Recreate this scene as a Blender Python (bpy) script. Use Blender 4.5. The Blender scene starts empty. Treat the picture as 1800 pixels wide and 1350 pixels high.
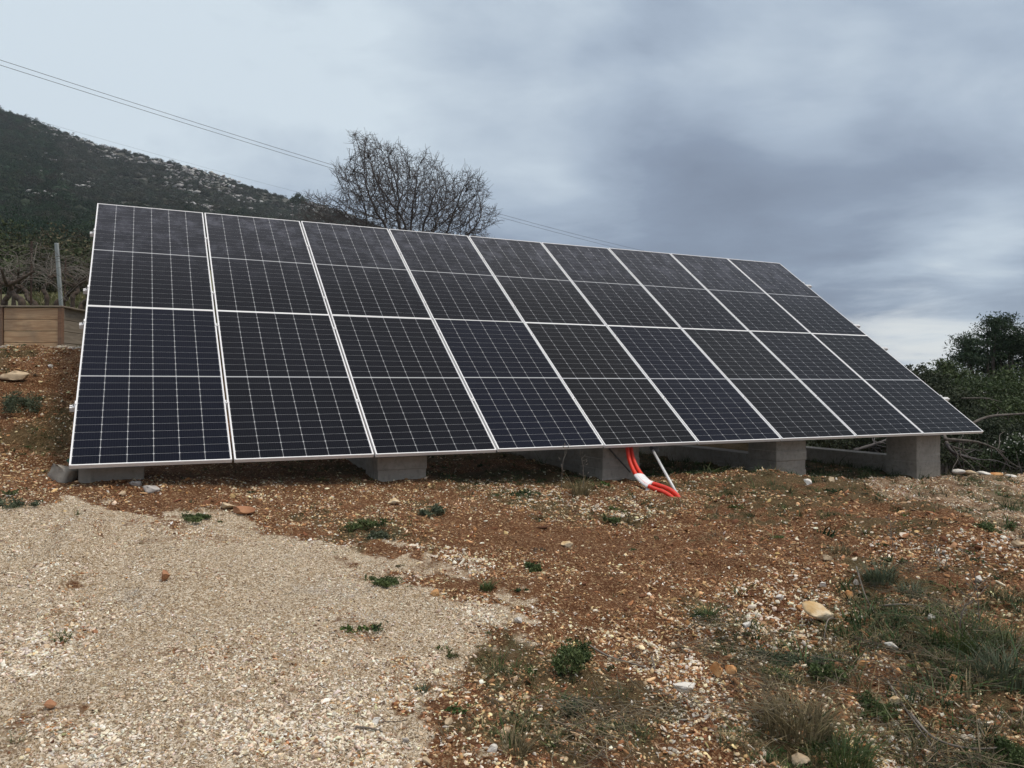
import bpy, math, random
import numpy as np
from mathutils import Vector, Matrix, Euler

random.seed(7)
RNG = np.random.default_rng(11)
R = math.radians
scene = bpy.context.scene
COL = scene.collection

# ------------------------------------------------------------------ camera
CZ = 1.5                       # eye height; heights in the survey below are relative to the eye
F = 1372.5                     # focal length in pixels of the 1800 px wide photograph
PITCH = R(0.15)
cam_d = bpy.data.cameras.new('camera')
cam_d.sensor_width = 36.0
cam_d.lens = F / 1800 * 36
cam_d.clip_start = 0.05
cam_d.clip_end = 6000
cam = bpy.data.objects.new('camera', cam_d)
cam.location = (0, 0, CZ)
cam.rotation_euler = (R(90) + PITCH, 0, 0)
COL.objects.link(cam)
scene.camera = cam

# ------------------------------------------------------------------ render look
scene.view_settings.view_transform = 'Standard'
scene.view_settings.look = 'None'
scene.view_settings.gamma = 1
scene.view_settings.exposure = 0.42
scene.view_settings.use_curve_mapping = False
scene.render.engine = 'CYCLES'
scene.cycles.max_bounces = 6
scene.cycles.transparent_max_bounces = 8
scene.cycles.use_denoising = True

# ------------------------------------------------------------------ sun
SUN_EL, SUN_AZ = R(64), R(112)      # azimuth clockwise from +Y: high on the right, behind the cloud
sun_d = bpy.data.lights.new('sun', 'SUN')
sun_d.energy = 1.5
sun_d.angle = R(11)
sun_d.color = (1.0, 0.88, 0.74)
sun = bpy.data.objects.new('sun', sun_d)
sdir = Vector((math.sin(SUN_AZ) * math.cos(SUN_EL), math.cos(SUN_AZ) * math.cos(SUN_EL), math.sin(SUN_EL)))
sun.rotation_euler = sdir.to_track_quat('Z', 'Y').to_euler()
sun.location = (0, 0, 40)
COL.objects.link(sun)

# ------------------------------------------------------------------ world
world = bpy.data.worlds.new('World')
scene.world = world
world.use_nodes = True
wt = world.node_tree
wt.nodes.clear()


def wn(tree, typ, **kw):
    n = tree.nodes.new(typ)
    ins = kw.pop('ins', {})
    for k, v in kw.items():
        setattr(n, k, v)
    for k, v in ins.items():
        s = n.inputs[k]
        if isinstance(v, bpy.types.NodeSocket):
            tree.links.new(v, s)
        else:
            s.default_value = v
    return n


def pix_dir(px, py):
    v = Vector(((px - 900) / F, 1.0, (675 - py) / F + math.tan(PITCH)))
    return v.normalized()


def build_sky():
    t = wt
    tc = wn(t, 'ShaderNodeTexCoord')
    d = wn(t, 'ShaderNodeVectorMath', operation='NORMALIZE', ins={0: tc.outputs['Generated']}).outputs[0]
    sep = wn(t, 'ShaderNodeSeparateXYZ', ins={0: d})
    z = sep.outputs['Z']
    # flat cloud-deck coordinates
    zz = wn(t, 'ShaderNodeMath', operation='MAXIMUM', ins={0: z, 1: 0.0}).outputs[0]
    den = wn(t, 'ShaderNodeMath', operation='ADD', ins={0: zz, 1: 0.13}).outputs[0]
    ux = wn(t, 'ShaderNodeMath', operation='DIVIDE', ins={0: sep.outputs['X'], 1: den}).outputs[0]
    uy = wn(t, 'ShaderNodeMath', operation='DIVIDE', ins={0: sep.outputs['Y'], 1: den}).outputs[0]
    p = wn(t, 'ShaderNodeCombineXYZ', ins={0: ux, 1: uy, 2: 3.7}).outputs[0]
    n1 = wn(t, 'ShaderNodeTexNoise', ins={'Vector': p, 'Scale': 0.55, 'Detail': 6.0, 'Roughness': 0.52, 'Distortion': 0.6}).outputs['Fac']
    n2 = wn(t, 'ShaderNodeTexNoise', ins={'Vector': p, 'Scale': 1.5, 'Detail': 8.0, 'Roughness': 0.62, 'Distortion': 0.3}).outputs['Fac']

    def mad(a, m, c):
        return wn(t, 'ShaderNodeMath', operation='MULTIPLY_ADD', ins={0: a, 1: m, 2: c}).outputs[0]

    def add(a, b):
        return wn(t, 'ShaderNodeMath', operation='ADD', ins={0: a, 1: b}).outputs[0]

    tt = mad(n1, 1.35, 0.60 - 0.675)
    tt = add(tt, mad(n2, 0.8, -0.40))
    # the large bright and dark masses of the cloud deck: (pixel, angular radius deg, amount)
    for px, py, rad, amt in SKY_MASSES:
        dv = pix_dir(px, py)
        dot = wn(t, 'ShaderNodeVectorMath', operation='DOT_PRODUCT', ins={0: d, 1: tuple(dv)}).outputs['Value']
        mr = wn(t, 'ShaderNodeMapRange', interpolation_type='SMOOTHERSTEP',
                ins={0: dot, 1: math.cos(R(rad)), 2: 1.0, 3: 0.0, 4: amt}).outputs[0]
        tt = add(tt, mr)
    ramp = wn(t, 'ShaderNodeValToRGB', ins={0: tt})
    cr = ramp.color_ramp
    cr.elements[0].position = 0.0
    cr.elements[0].color = (0.128, 0.162, 0.228, 1)
    cr.elements[1].position = 1.0
    cr.elements[1].color = (0.56, 0.64, 0.70, 1)
    e = cr.elements.new(0.35); e.color = (0.190, 0.240, 0.325, 1)
    e = cr.elements.new(0.62); e.color = (0.325, 0.395, 0.485, 1)
    # an overcast deck is brighter overhead than low down
    zen = wn(t, 'ShaderNodeMapRange', interpolation_type='SMOOTHSTEP', ins={0: z, 1: 0.42, 2: 0.95, 3: 1.0, 4: SKY_ZENITH}).outputs[0]
    zt_ = wn(t, 'ShaderNodeMapRange', interpolation_type='SMOOTHSTEP', ins={0: z, 1: 0.42, 2: 0.85, 3: 0.0, 4: 0.75}).outputs[0]
    grey = wn(t, 'ShaderNodeMix', data_type='RGBA', ins={0: zt_, 6: ramp.outputs[0], 7: (0.46, 0.445, 0.425, 1)}).outputs[2]
    col = wn(t, 'ShaderNodeVectorMath', operation='SCALE', ins={0: grey, 'Scale': zen}).outputs[0]
    # clear gap along the horizon: the real sky shows through there
    sky = wn(t, 'ShaderNodeTexSky', sky_type='NISHITA', sun_disc=False, sun_elevation=SUN_EL, sun_rotation=SUN_AZ,
             air_density=1.0, dust_density=2.5)
    skyc = wn(t, 'ShaderNodeVectorMath', operation='SCALE', ins={0: sky.outputs[0], 'Scale': 0.055}).outputs[0]
    whitish = wn(t, 'ShaderNodeMix', data_type='RGBA', ins={0: 0.75, 6: skyc, 7: (0.86, 0.86, 0.83, 1)}).outputs[2]
    gap = wn(t, 'ShaderNodeMapRange', interpolation_type='SMOOTHSTEP', ins={0: add(z, mad(n2, -0.30, 0.15)), 1: 0.0, 2: 0.12, 3: 0.62, 4: 0.0}).outputs[0]
    mix = wn(t, 'ShaderNodeMix', data_type='RGBA', ins={0: gap, 6: col, 7: whitish}).outputs[2]
    thin = wn(t, 'ShaderNodeMix', data_type='RGBA', ins={0: 0.12, 6: mix, 7: skyc}).outputs[2]
    bg = wn(t, 'ShaderNodeBackground', ins={'Color': thin, 'Strength': 1.0})
    out = wn(t, 'ShaderNodeOutputWorld')
    t.links.new(bg.outputs[0], out.inputs[0])


SKY_ZENITH = 2.3
SKY_MASSES = [
    (250, 40, 24, 0.34), (880, 120, 16, 0.14), (1400, 400, 13, -0.30), (1180, 380, 9, -0.12), (1700, 400, 9, -0.16), (1720, 190, 12, 0.16),
    (1000, 480, 12, -0.12), (1350, 110, 9, 0.22), (1130, 190, 8, -0.12), (420, 250, 10, 0.0), (1650, 510, 7, 0.25), (1600, 60, 9, -0.05),
]
build_sky()


# ================================================================== helpers
def tag(o, label=None, cat=None, group=None, kind=None):
    if label: o['label'] = label
    if cat: o['category'] = cat
    if group: o['group'] = group
    if kind: o['kind'] = kind
    return o


def empty(name, loc=(0, 0, 0), rot=(0, 0, 0)):
    o = bpy.data.objects.new(name, None)
    o.location = loc
    o.rotation_euler = rot
    o.empty_display_size = 0.2
    COL.objects.link(o)
    return o


def mesh_np(name, V, Fc, smooth=False):
    """V (n,3), Fc list of faces or (m,k) array."""
    me = bpy.data.meshes.new(name)
    V = np.asarray(V, dtype=np.float32)
    if isinstance(Fc, np.ndarray) and len(Fc):
        k = Fc.shape[1]
        me.vertices.add(len(V)); me.vertices.foreach_set('co', V.ravel())
        me.loops.add(Fc.size); me.loops.foreach_set('vertex_index', Fc.astype(np.int32).ravel())
        me.polygons.add(len(Fc))
        me.polygons.foreach_set('loop_start', np.arange(0, Fc.size, k, dtype=np.int32))
        me.polygons.foreach_set('loop_total', np.full(len(Fc), k, dtype=np.int32))
        me.update(calc_edges=True)
        me.validate()
    else:
        me.from_pydata([tuple(map(float, v)) for v in V], [], [list(map(int, f)) for f in Fc])
        me.update()
    if smooth:
        me.polygons.foreach_set('use_smooth', np.ones(len(me.polygons), dtype=bool))
    return me


def obj(name, me, mat=None, parent=None, loc=None, rot=None):
    if mat is not None and not me.materials:
        for m in (mat if isinstance(mat, (list, tuple)) else [mat]):
            me.materials.append(m)
    o = bpy.data.objects.new(name, me)
    COL.objects.link(o)
    if parent is not None: o.parent = parent
    if loc is not None: o.location = loc
    if rot is not None: o.rotation_euler = rot
    return o


class MB:
    """collects shapes, then becomes one mesh"""
    def __init__(s):
        s.V = []; s.F = []; s.n = 0; s.M = []

    def add(s, V, Fc, m=0):
        V = np.asarray(V, float)
        s.V.append(V)
        for f in Fc:
            s.F.append([int(i) + s.n for i in f]); s.M.append(m)
        s.n += len(V)

    def box(s, lo, hi, m=0, bev=0.0, frame=None):
        (x0, y0, z0), (x1, y1, z1) = lo, hi
        if bev <= 0:
            V = [(x0, y0, z0), (x1, y0, z0), (x1, y1, z0), (x0, y1, z0), (x0, y0, z1), (x1, y0, z1), (x1, y1, z1), (x0, y1, z1)]
            Fc = [(0, 3, 2, 1), (4, 5, 6, 7), (0, 1, 5, 4), (1, 2, 6, 5), (2, 3, 7, 6), (3, 0, 4, 7)]
        else:
            b = bev
            V = []
            for z, i in ((z0, b), (z0 + b, 0), (z1 - b, 0), (z1, b)):
                # octagonal section, corners cut
                V += [(x0 + b, y0 + i, z), (x1 - b, y0 + i, z), (x1 - i, y0 + b, z), (x1 - i, y1 - b, z),
                      (x1 - b, y1 - i, z), (x0 + b, y1 - i, z), (x0 + i, y1 - b, z), (x0 + i, y0 + b, z)]
            Fc = [tuple(range(7, -1, -1)), tuple(range(24, 32))]
            for r in range(3):
                for k in range(8):
                    a = r * 8 + k; c = r * 8 + (k + 1) % 8
                    Fc.append((a, c, c + 8, a + 8))
        V = np.array(V, float)
        if frame is not None:
            O, X, Y, Z = frame
            V = np.array(O) + V[:, :1] * np.array(X) + V[:, 1:2] * np.array(Y) + V[:, 2:] * np.array(Z)
        s.add(V, Fc, m)

    def tube(s, P, rad, sides=6, m=0, caps=True):
        P = np.asarray(P, float)
        n = len(P)
        rad = np.broadcast_to(np.asarray(rad, float), (n,))
        T = np.gradient(P, axis=0)
        T /= np.linalg.norm(T, axis=1)[:, None] + 1e-9
        up = np.array([0, 0, 1.0]) if abs(T[0, 2]) < 0.9 else np.array([1.0, 0, 0])
        V = []
        a = np.linspace(0, 2 * math.pi, sides, endpoint=False)
        A = np.cross(T[0], up); A /= np.linalg.norm(A)
        for i in range(n):
            A = A - T[i] * np.dot(A, T[i]); A /= np.linalg.norm(A) + 1e-9
            B = np.cross(T[i], A)
            V.append(P[i] + rad[i] * (np.cos(a)[:, None] * A + np.sin(a)[:, None] * B))
        V = np.concatenate(V)
        Fc = []
        for i in range(n - 1):
            for k in range(sides):
                k2 = (k + 1) % sides
                Fc.append((i * sides + k, i * sides + k2, (i + 1) * sides + k2, (i + 1) * sides + k))
        if caps:
            Fc.append(tuple(range(sides - 1, -1, -1)))
            Fc.append(tuple(range((n - 1) * sides, n * sides)))
        s.add(V, Fc, m)

    def mesh(s, name, smooth=False):
        me = bpy.data.meshes.new(name)
        V = np.concatenate(s.V) if s.V else np.zeros((0, 3))
        me.from_pydata(V.tolist(), [], s.F)
        if any(s.M):
            me.polygons.foreach_set('material_index', np.array(s.M, dtype=np.int32))
        if smooth:
            me.polygons.foreach_set('use_smooth', np.ones(len(s.F), dtype=bool))
        me.update()
        return me


# ---- numpy noise
_perm = np.random.default_rng(5).random(65536).astype(np.float64)


def _h(ix, iy, seed):
    k = (ix.astype(np.int64) * 73856093) ^ (iy.astype(np.int64) * 19349663) ^ (seed * 83492791)
    return _perm[(k ^ (k >> 13)) & 65535]


def vnoise(x, y, seed=0):
    x = np.asarray(x, float); y = np.asarray(y, float)
    ix = np.floor(x); iy = np.floor(y)
    fx = x - ix; fy = y - iy
    fx = fx * fx * fx * (fx * (fx * 6 - 15) + 10); fy = fy * fy * fy * (fy * (fy * 6 - 15) + 10)
    a = _h(ix, iy, seed); b = _h(ix + 1, iy, seed); c = _h(ix, iy + 1, seed); d = _h(ix + 1, iy + 1, seed)
    return (a * (1 - fx) + b * fx) * (1 - fy) + (c * (1 - fx) + d * fx) * fy - 0.5


def fbm(x, y, scale, octaves=4, seed=0, gain=0.5):
    s = 0; a = 1.0; f = 1.0 / scale
    for o in range(octaves):
        s = s + a * vnoise(x * f + o * 17.3, y * f - o * 9.1, seed + o)
        a *= gain; f *= 2.03
    return s


def sstep(a, b, x):
    t = np.clip((np.asarray(x, float) - a) / (b - a), 0, 1)
    return t * t * (3 - 2 * t)


# ================================================================== materials
def new_mat(name):
    m = bpy.data.materials.new(name)
    m.use_nodes = True
    nt = m.node_tree
    nt.nodes.clear()
    out = nt.nodes.new('ShaderNodeOutputMaterial')
    bs = nt.nodes.new('ShaderNodeBsdfPrincipled')
    nt.links.new(bs.outputs[0], out.inputs[0])
    return m, nt, bs


def mixc(nt, f, a, b, mode='MIX'):
    n = wn(nt, 'ShaderNodeMix', data_type='RGBA', blend_type=mode)
    for i, v in ((0, f), (6, a), (7, b)):
        if isinstance(v, bpy.types.NodeSocket): nt.links.new(v, n.inputs[i])
        else: n.inputs[i].default_value = v if i == 0 else (*v[:3], 1)
    return n.outputs[2]


def mapr(nt, v, a, b, c=0.0, d=1.0, smooth=True):
    return wn(nt, 'ShaderNodeMapRange', interpolation_type='SMOOTHSTEP' if smooth else 'LINEAR', ins={0: v, 1: a, 2: b, 3: c, 4: d}).outputs[0]


def noise(nt, vec, scale, detail=4.0, rough=0.55, dist=0.0):
    return wn(nt, 'ShaderNodeTexNoise', ins={'Vector': vec, 'Scale': scale, 'Detail': detail, 'Roughness': rough, 'Distortion': dist}).outputs['Fac']


def simple_mat(name, ca, cb, scale=4.0, rough=0.8, bump=0.0, bscale=40.0, metal=0.0, spec=0.4, island=False, trans=0.0):
    """two-tone noisy material in object space"""
    m, nt, bs = new_mat(name)
    tc = wn(nt, 'ShaderNodeTexCoord').outputs['Object']
    f = mapr(nt, noise(nt, tc, scale), 0.32, 0.68)
    c = mixc(nt, f, ca, cb)
    if island:
        g = wn(nt, 'ShaderNodeNewGeometry').outputs['Random Per Island']
        v = mapr(nt, g, 0, 1, 0.6, 1.45, False)
        c = wn(nt, 'ShaderNodeVectorMath', operation='SCALE', ins={0: c, 'Scale': v}).outputs[0]
    nt.links.new(c, bs.inputs['Base Color'])
    bs.inputs['Roughness'].default_value = rough
    bs.inputs['Metallic'].default_value = metal
    bs.inputs['Specular IOR Level'].default_value = spec
    if trans > 0:
        tr = wn(nt, 'ShaderNodeBsdfTranslucent'); nt.links.new(c, tr.inputs[0])
        ms = wn(nt, 'ShaderNodeMixShader', ins={0: trans})
        nt.links.new(bs.outputs[0], ms.inputs[1]); nt.links.new(tr.outputs[0], ms.inputs[2])
        out = [n for n in nt.nodes if n.type == 'OUTPUT_MATERIAL'][0]
        nt.links.new(ms.outputs[0], out.inputs[0])
    if bump > 0:
        b = wn(nt, 'ShaderNodeBump', ins={'Height': noise(nt, tc, bscale, 6.0, 0.6), 'Strength': 1.0, 'Distance': bump})
        nt.links.new(b.outputs[0], bs.inputs['Normal'])
    return m


def stone_inst_mat(name):
    """each pebble takes the tint carried by its instance"""
    m, nt, bs = new_mat(name)
    at = wn(nt, 'ShaderNodeAttribute', attribute_type='INSTANCER', attribute_name='tint').outputs['Color']
    tc = wn(nt, 'ShaderNodeTexCoord').outputs['Object']
    n = noise(nt, tc, 1.6, 5.0, 0.65)
    v = mapr(nt, n, 0.3, 0.7, 0.72, 1.18)
    c = wn(nt, 'ShaderNodeVectorMath', operation='SCALE', ins={0: at, 'Scale': v}).outputs[0]
    nt.links.new(c, bs.inputs['Base Color'])
    bs.inputs['Roughness'].default_value = 0.85
    bs.inputs['Specular IOR Level'].default_value = 0.25
    return m


def ground_mat():
    m, nt, bs = new_mat('ground_soil')
    tc = wn(nt, 'ShaderNodeTexCoord').outputs['Object']

    def att(n):
        return wn(nt, 'ShaderNodeAttribute', attribute_type='GEOMETRY', attribute_name=n).outputs['Fac']
    big = noise(nt, tc, 0.9, 5.0, 0.6, 0.4)
    mid = noise(nt, tc, 6.0, 6.0, 0.65)
    fine = noise(nt, tc, 60.0, 5.0, 0.7)
    vo = wn(nt, 'ShaderNodeTexVoronoi', ins={'Vector': tc, 'Scale': 95.0, 'Randomness': 1.0})
    vo2 = wn(nt, 'ShaderNodeTexVoronoi', ins={'Vector': tc, 'Scale': 210.0, 'Randomness': 1.0})
    sep = wn(nt, 'ShaderNodeSeparateColor', ins={0: vo.outputs['Color']})
    sep2 = wn(nt, 'ShaderNodeSeparateColor', ins={0: vo2.outputs['Color']})
    # gravel pad
    pad = mixc(nt, mapr(nt, mid, 0.3, 0.7), PAD_A, PAD_B)
    pad = mixc(nt, mapr(nt, big, 0.4, 0.65), pad, PAD_C)
    pad = mixc(nt, mapr(nt, sep.outputs[0], 0.45, 0.55), pad, PAD_S)
    pad = mixc(nt, mapr(nt, sep2.outputs[1], 0.70, 0.8), pad, (0.20, 0.145, 0.09))
    # red earth
    red = mixc(nt, mapr(nt, mid, 0.3, 0.7), RED_A, RED_B)
    red = mixc(nt, mapr(nt, big, 0.40, 0.62), red, RED_C)
    red = mixc(nt, mapr(nt, sep.outputs[0], 0.78, 0.82), red, (0.32, 0.20, 0.11))
    red = mixc(nt, mapr(nt, sep2.outputs[1], 0.8, 0.85), red, (0.22, 0.12, 0.06))
    # green / brown litter
    grn = mixc(nt, mapr(nt, mid, 0.35, 0.65), (0.05, 0.055, 0.022), (0.10, 0.085, 0.045))
    # grassy slope of the vineyard
    mea = mixc(nt, mapr(nt, mid, 0.35, 0.65), (0.11, 0.12, 0.055), (0.20, 0.19, 0.11))
    # compacted path of grey chippings
    gry = mixc(nt, mapr(nt, sep.outputs[0], 0.3, 0.7), (0.22, 0.20, 0.18), (0.48, 0.45, 0.41))
    nz = wn(nt, 'ShaderNodeMath', operation='MULTIPLY_ADD', ins={0: mid, 1: 0.5, 2: -0.25}).outputs[0]

    def soft(n, lo=0.35, hi=0.65):
        a = wn(nt, 'ShaderNodeMath', operation='ADD', ins={0: att(n), 1: nz}).outputs[0]
        return mapr(nt, a, lo, hi)
    c = mixc(nt, soft('pad'), red, pad)
    c = mixc(nt, soft('chips'), c, gry)
    gsoft = wn(nt, 'ShaderNodeMath', operation='MULTIPLY', ins={0: soft('green'), 1: 0.6}).outputs[0]
    c = mixc(nt, gsoft, c, grn)
    c = mixc(nt, soft('meadow'), c, mea)
    # fine dark mottling over the whole soil
    c = mixc(nt, mapr(nt, fine, 0.52, 0.75, 0.0, 0.55), c, (0.05, 0.028, 0.016))
    nt.links.new(c, bs.inputs['Base Color'])
    bs.inputs['Roughness'].default_value = 0.95
    bs.inputs['Specular IOR Level'].default_value = 0.15
    h1 = wn(nt, 'ShaderNodeMath', operation='MULTIPLY_ADD', ins={0: vo.outputs['Distance'], 1: -0.5, 2: 0.5}).outputs[0]
    h2 = wn(nt, 'ShaderNodeMath', operation='MULTIPLY_ADD', ins={0: fine, 1: 0.9, 2: h1}).outputs[0]
    h3 = wn(nt, 'ShaderNodeMath', operation='MULTIPLY_ADD', ins={0: mid, 1: 1.5, 2: h2}).outputs[0]
    b = wn(nt, 'ShaderNodeBump', ins={'Height': h3, 'Strength': 1.0, 'Distance': 0.022})
    nt.links.new(b.outputs[0], bs.inputs['Normal'])
    return m


PAD_A, PAD_B, PAD_C, PAD_S = (0.36, 0.26, 0.16), (0.60, 0.47, 0.32), (0.44, 0.325, 0.205), (0.70, 0.59, 0.45)
RED_A, RED_B, RED_C = (0.085, 0.035, 0.016), (0.165, 0.073, 0.032), (0.125, 0.056, 0.026)

# ================================================================== terrain
YAW = R(25.09)
TILT = R(36.8)
U = np.array([math.cos(YAW), math.sin(YAW), 0.0])
N = np.array([-math.sin(YAW), math.cos(YAW), 0.0])
O3 = np.array([-3.255, 5.737, -0.585 + CZ])      # front-left corner of the array, on top of its frame
VV = math.cos(TILT) * N + np.array([0, 0, math.sin(TILT)])
WW = np.cross(U, VV)


def uw(x, y):
    dx = x - O3[0]; dy = y - O3[1]
    return dx * U[0] + dy * U[1], dx * N[0] + dy * N[1]


def crest_x(y):
    return np.interp(y, [3.0, 4.5, 5.5, 6.5, 8.0, 9.0], [3.2, 3.45, 3.6, 3.78, 3.35, 2.9])


def h_smooth(x, y):
    """terrain height without fine noise, world z"""
    x = np.asarray(x, float); y = np.asarray(y, float)
    u, w = uw(x, y)
    uc = np.clip(u, -3, 13)
    z = -0.735 - 0.0446 * uc
    wf = np.clip(w, -7, 0.2) - 0.2
    z = z + 0.16 * wf
    z = z + 0.02 * np.clip(w - 0.2, 0, 6)
    # plateau behind and left of the array: cut bank
    left = 1 - sstep(0.05, 0.6, u)
    bank_l = sstep(0.5, 4.0, w) * left
    bank_b = sstep(4.6, 6.6, w) * (1 - sstep(2.6, 4.6, u))
    bank = np.maximum(bank_l, bank_b)
    top = 0.46 + 0.06 * np.clip(y - 9.3, 0, 2) + 0.2 * np.clip(y - 11.3, 0, 60)
    top = top * (1 - sstep(4, 10, x)) + (-0.6) * sstep(4, 10, x)
    z = z * (1 - bank) + top * bank
    # natural ground farther off
    far = sstep(11.5, 16, y)
    zl = 0.50 + 0.17 * np.clip(y - 10, 0, 60)
    zr = -1.3 - 0.10 * np.clip(y - 11, 0, 60)
    sidew = sstep(-2, 9, x - 0.12 * (y - 12))
    z = z * (1 - far) + far * (zl * (1 - sidew) + zr * sidew)
    # terrace edge on the right: falls away beyond the row of edging stones
    edge = sstep(0.0, 1.6, u - 9.9 + 0.0 * w) * sstep(0.25, 1.5, w)
    z = z - 1.25 * edge * (1 - 0.5 * far)
    # spoil mound of red earth on the right
    xc = np.interp(y, [3.0, 4.5, 5.5, 6.5, 8.0, 9.0], [3.2, 3.45, 3.6, 3.78, 3.35, 2.9])
    hm = np.interp(y, [2.6, 3.5, 4.5, 5.5, 6.5, 8.0, 8.7], [0, 0.12, 0.28, 0.37, 0.35, 0.24, 0.0])
    s = x - xc
    z = z + hm * np.where(s > 0, np.exp(-(s / 0.20) ** 2), np.exp(-(s / 1.5) ** 2))
    # heap where the conduits go into the ground
    z = z + 0.045 * np.exp(-((x - 1.9) / 0.7) ** 2 - ((y - 7.1) / 0.38) ** 2)
    # low rim of the gravel pad
    rx = -2.72 + 0.35 * (4.9 - y)
    z = z + 0.075 * np.exp(-((x - rx) / 0.13) ** 2 - ((y - 4.75) / 0.55) ** 2) - 0.04 * np.exp(-((x - rx - 0.28) / 0.16) ** 2 - ((y - 4.75) / 0.7) ** 2)
    return z + CZ


def h_ground(x, y):
    x = np.asarray(x, float); y = np.asarray(y, float)
    z = h_smooth(x, y)
    u, w = uw(x, y)
    rough = 0.55 + 0.9 * sstep(0.3, 1.2, w) * (1 - sstep(0.0, 0.5, u)) + 0.55 * sstep(-1.5, 1.5, x)
    near = 1 - sstep(14, 40, y)
    z = z + near * rough * (0.055 * fbm(x, y, 0.9, 3, 3) + 0.052 * fbm(x, y, 0.22, 4, 21, 0.62))
    z = z + (1 - near) * 0.8 * fbm(x, y, 14, 3, 9)
    return z


def pix_to_ground(px, py, hfun=h_smooth, ymin=2.0, ymax=13.0):
    """where the line of sight through a point of the photograph meets the terrain"""
    a = (px - 900) / F
    b = (675 - py) / F + math.tan(PITCH)
    Y = np.linspace(ymin, ymax, 900)
    dz = hfun(a * Y, Y) - (CZ + b * Y)
    i = int(np.argmax(dz > 0)) if np.any(dz > 0) else len(Y) - 1
    if i > 0:
        t = dz[i - 1] / (dz[i - 1] - dz[i] + 1e-12)
        y = Y[i - 1] + (Y[i] - Y[i - 1]) * t
    else:
        y = Y[0]
    return a * y, y


def at(px, py, Y):
    return np.array([(px - 900) / F * Y, Y, CZ + ((675 - py) / F + math.tan(PITCH)) * Y])


def poly_world(pts):
    return np.array([pix_to_ground(px, py) for px, py in pts])


def poly_sd(x, y, P):
    """signed distance to polygon, positive inside"""
    x = np.asarray(x, float); y = np.asarray(y, float)
    d = np.full(x.shape, 1e9); inside = np.zeros(x.shape, bool)
    n = len(P)
    for i in range(n):
        ax, ay = P[i]; bx, by = P[(i + 1) % n]
        ex, ey = bx - ax, by - ay
        t = np.clip(((x - ax) * ex + (y - ay) * ey) / (ex * ex + ey * ey + 1e-12), 0, 1)
        d = np.minimum(d, np.hypot(x - ax - t * ex, y - ay - t * ey))
        c = (ay > y) != (by > y)
        inside ^= c & (x < ex * (y - ay) / (ey + 1e-12) + ax)
    return np.where(inside, d, -d)


PAD = poly_world([(0, 890), (120, 893), (230, 915), (330, 920), (380, 902), (430, 905), (480, 925), (530, 945), (580, 962), (640, 966),
                  (730, 968), (790, 985), (760, 1020), (790, 1060), (880, 1065), (920, 1095), (880, 1140), (800, 1170), (740, 1220),
                  (700, 1290), (670, 1349)])
_lo = PAD[-1]
PAD = np.vstack([PAD, [[_lo[0] - 0.25, 1.0], [-9, 1.0], [-9, PAD[0][1] + 0.3]]])


def zone(px, py, rx, ry):
    x, y = pix_to_ground(px, py)
    x1, _ = pix_to_ground(px + rx, py)
    _, y1 = pix_to_ground(px, max(py - ry, 700))
    return (x, y, max(abs(x1 - x), 0.05), max(abs(y1 - y), 0.05))


GREENZ = [zone(*a) for a in [
    (930, 870, 180, 26), (760, 895, 60, 14), (660, 925, 75, 26), (1100, 912, 60, 16), (1010, 855, 120, 22), (560, 905, 60, 20),
    (640, 1160, 0, 0), (900, 1150, 130, 45), (1010, 1190, 70, 50), (1240, 1075, 70, 30), (1370, 1145, 120, 40), (1420, 1200, 80, 50),
    (1380, 1290, 160, 70), (1000, 1290, 200, 50), (1130, 1240, 130, 50), (1560, 1030, 120, 50), (1650, 1120, 160, 80), (1740, 1220, 120, 110),
    (1600, 1300, 220, 70), (1750, 1010, 80, 60), (1700, 900, 60, 20), (1480, 985, 60, 30), (360, 903, 60, 10), (1420, 845, 120, 14), (900, 845, 150, 14),
    (1200, 850, 100, 14), (1600, 900, 60, 14), (1790, 880, 60, 30)] if a[2]]
DIRTZ = [zone(*a) for a in [(125, 1020, 26, 18), (150, 1050, 28, 22), (165, 1078, 24, 16), (70, 1255, 70, 34), (150, 1240, 50, 30), (15, 1310, 40, 30), (500, 925, 60, 10),
                            (400, 945, 46, 9), (175, 942, 18, 6), (270, 945, 60, 12), (320, 935, 70, 14), (420, 1050, 60, 14), (530, 1165, 60, 20), (640, 1090, 60, 18), (490, 1290, 60, 14),
                            (340, 1015, 40, 12), (850, 1105, 50, 24), (800, 1040, 50, 24), (760, 1000, 60, 20), (230, 1130, 120, 14), (600, 980, 40, 12), (445, 1320, 50, 12), (700, 1120, 50, 20)]]
COARSEZ = [zone(*a) for a in [(130, 1320, 130, 60), (430, 1270, 150, 50), (500, 1310, 120, 40), (690, 1220, 90, 46), (650, 1320, 90, 50), (90, 1120, 120, 70), (60, 1020, 90, 60),
                              (480, 1200, 200, 60), (560, 1140, 160, 50), (780, 1180, 120, 40), (850, 1090, 80, 50), (330, 930, 60, 14)]]
WHITEZ = [zone(*a) for a in [(690, 1215, 90, 40), (860, 1090, 70, 40), (640, 1310, 90, 60), (820, 980, 50, 20), (1690, 960, 90, 30), (1500, 1290, 250, 60),
                             (1200, 1200, 90, 60), (1340, 1090, 150, 60), (220, 1290, 180, 60), (70, 1170, 120, 60), (450, 1270, 140, 50), (560, 950, 100, 20), (1000, 880, 160, 20)]]
REDZ = [zone(*a) for a in [(1350, 930, 260, 60), (1600, 930, 150, 60), (1150, 960, 160, 60), (1480, 985, 150, 50), (300, 875, 200, 22), (900, 940, 200, 40), (1640, 990, 120, 40), (1100, 1050, 120, 40)]]
GREYZ = [zone(*a) for a in [(1205, 1315, 60, 60), (560, 1030, 90, 20), (260, 1050, 70, 20), (620, 1090, 60, 24), (130, 1310, 70, 40)]]
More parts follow.
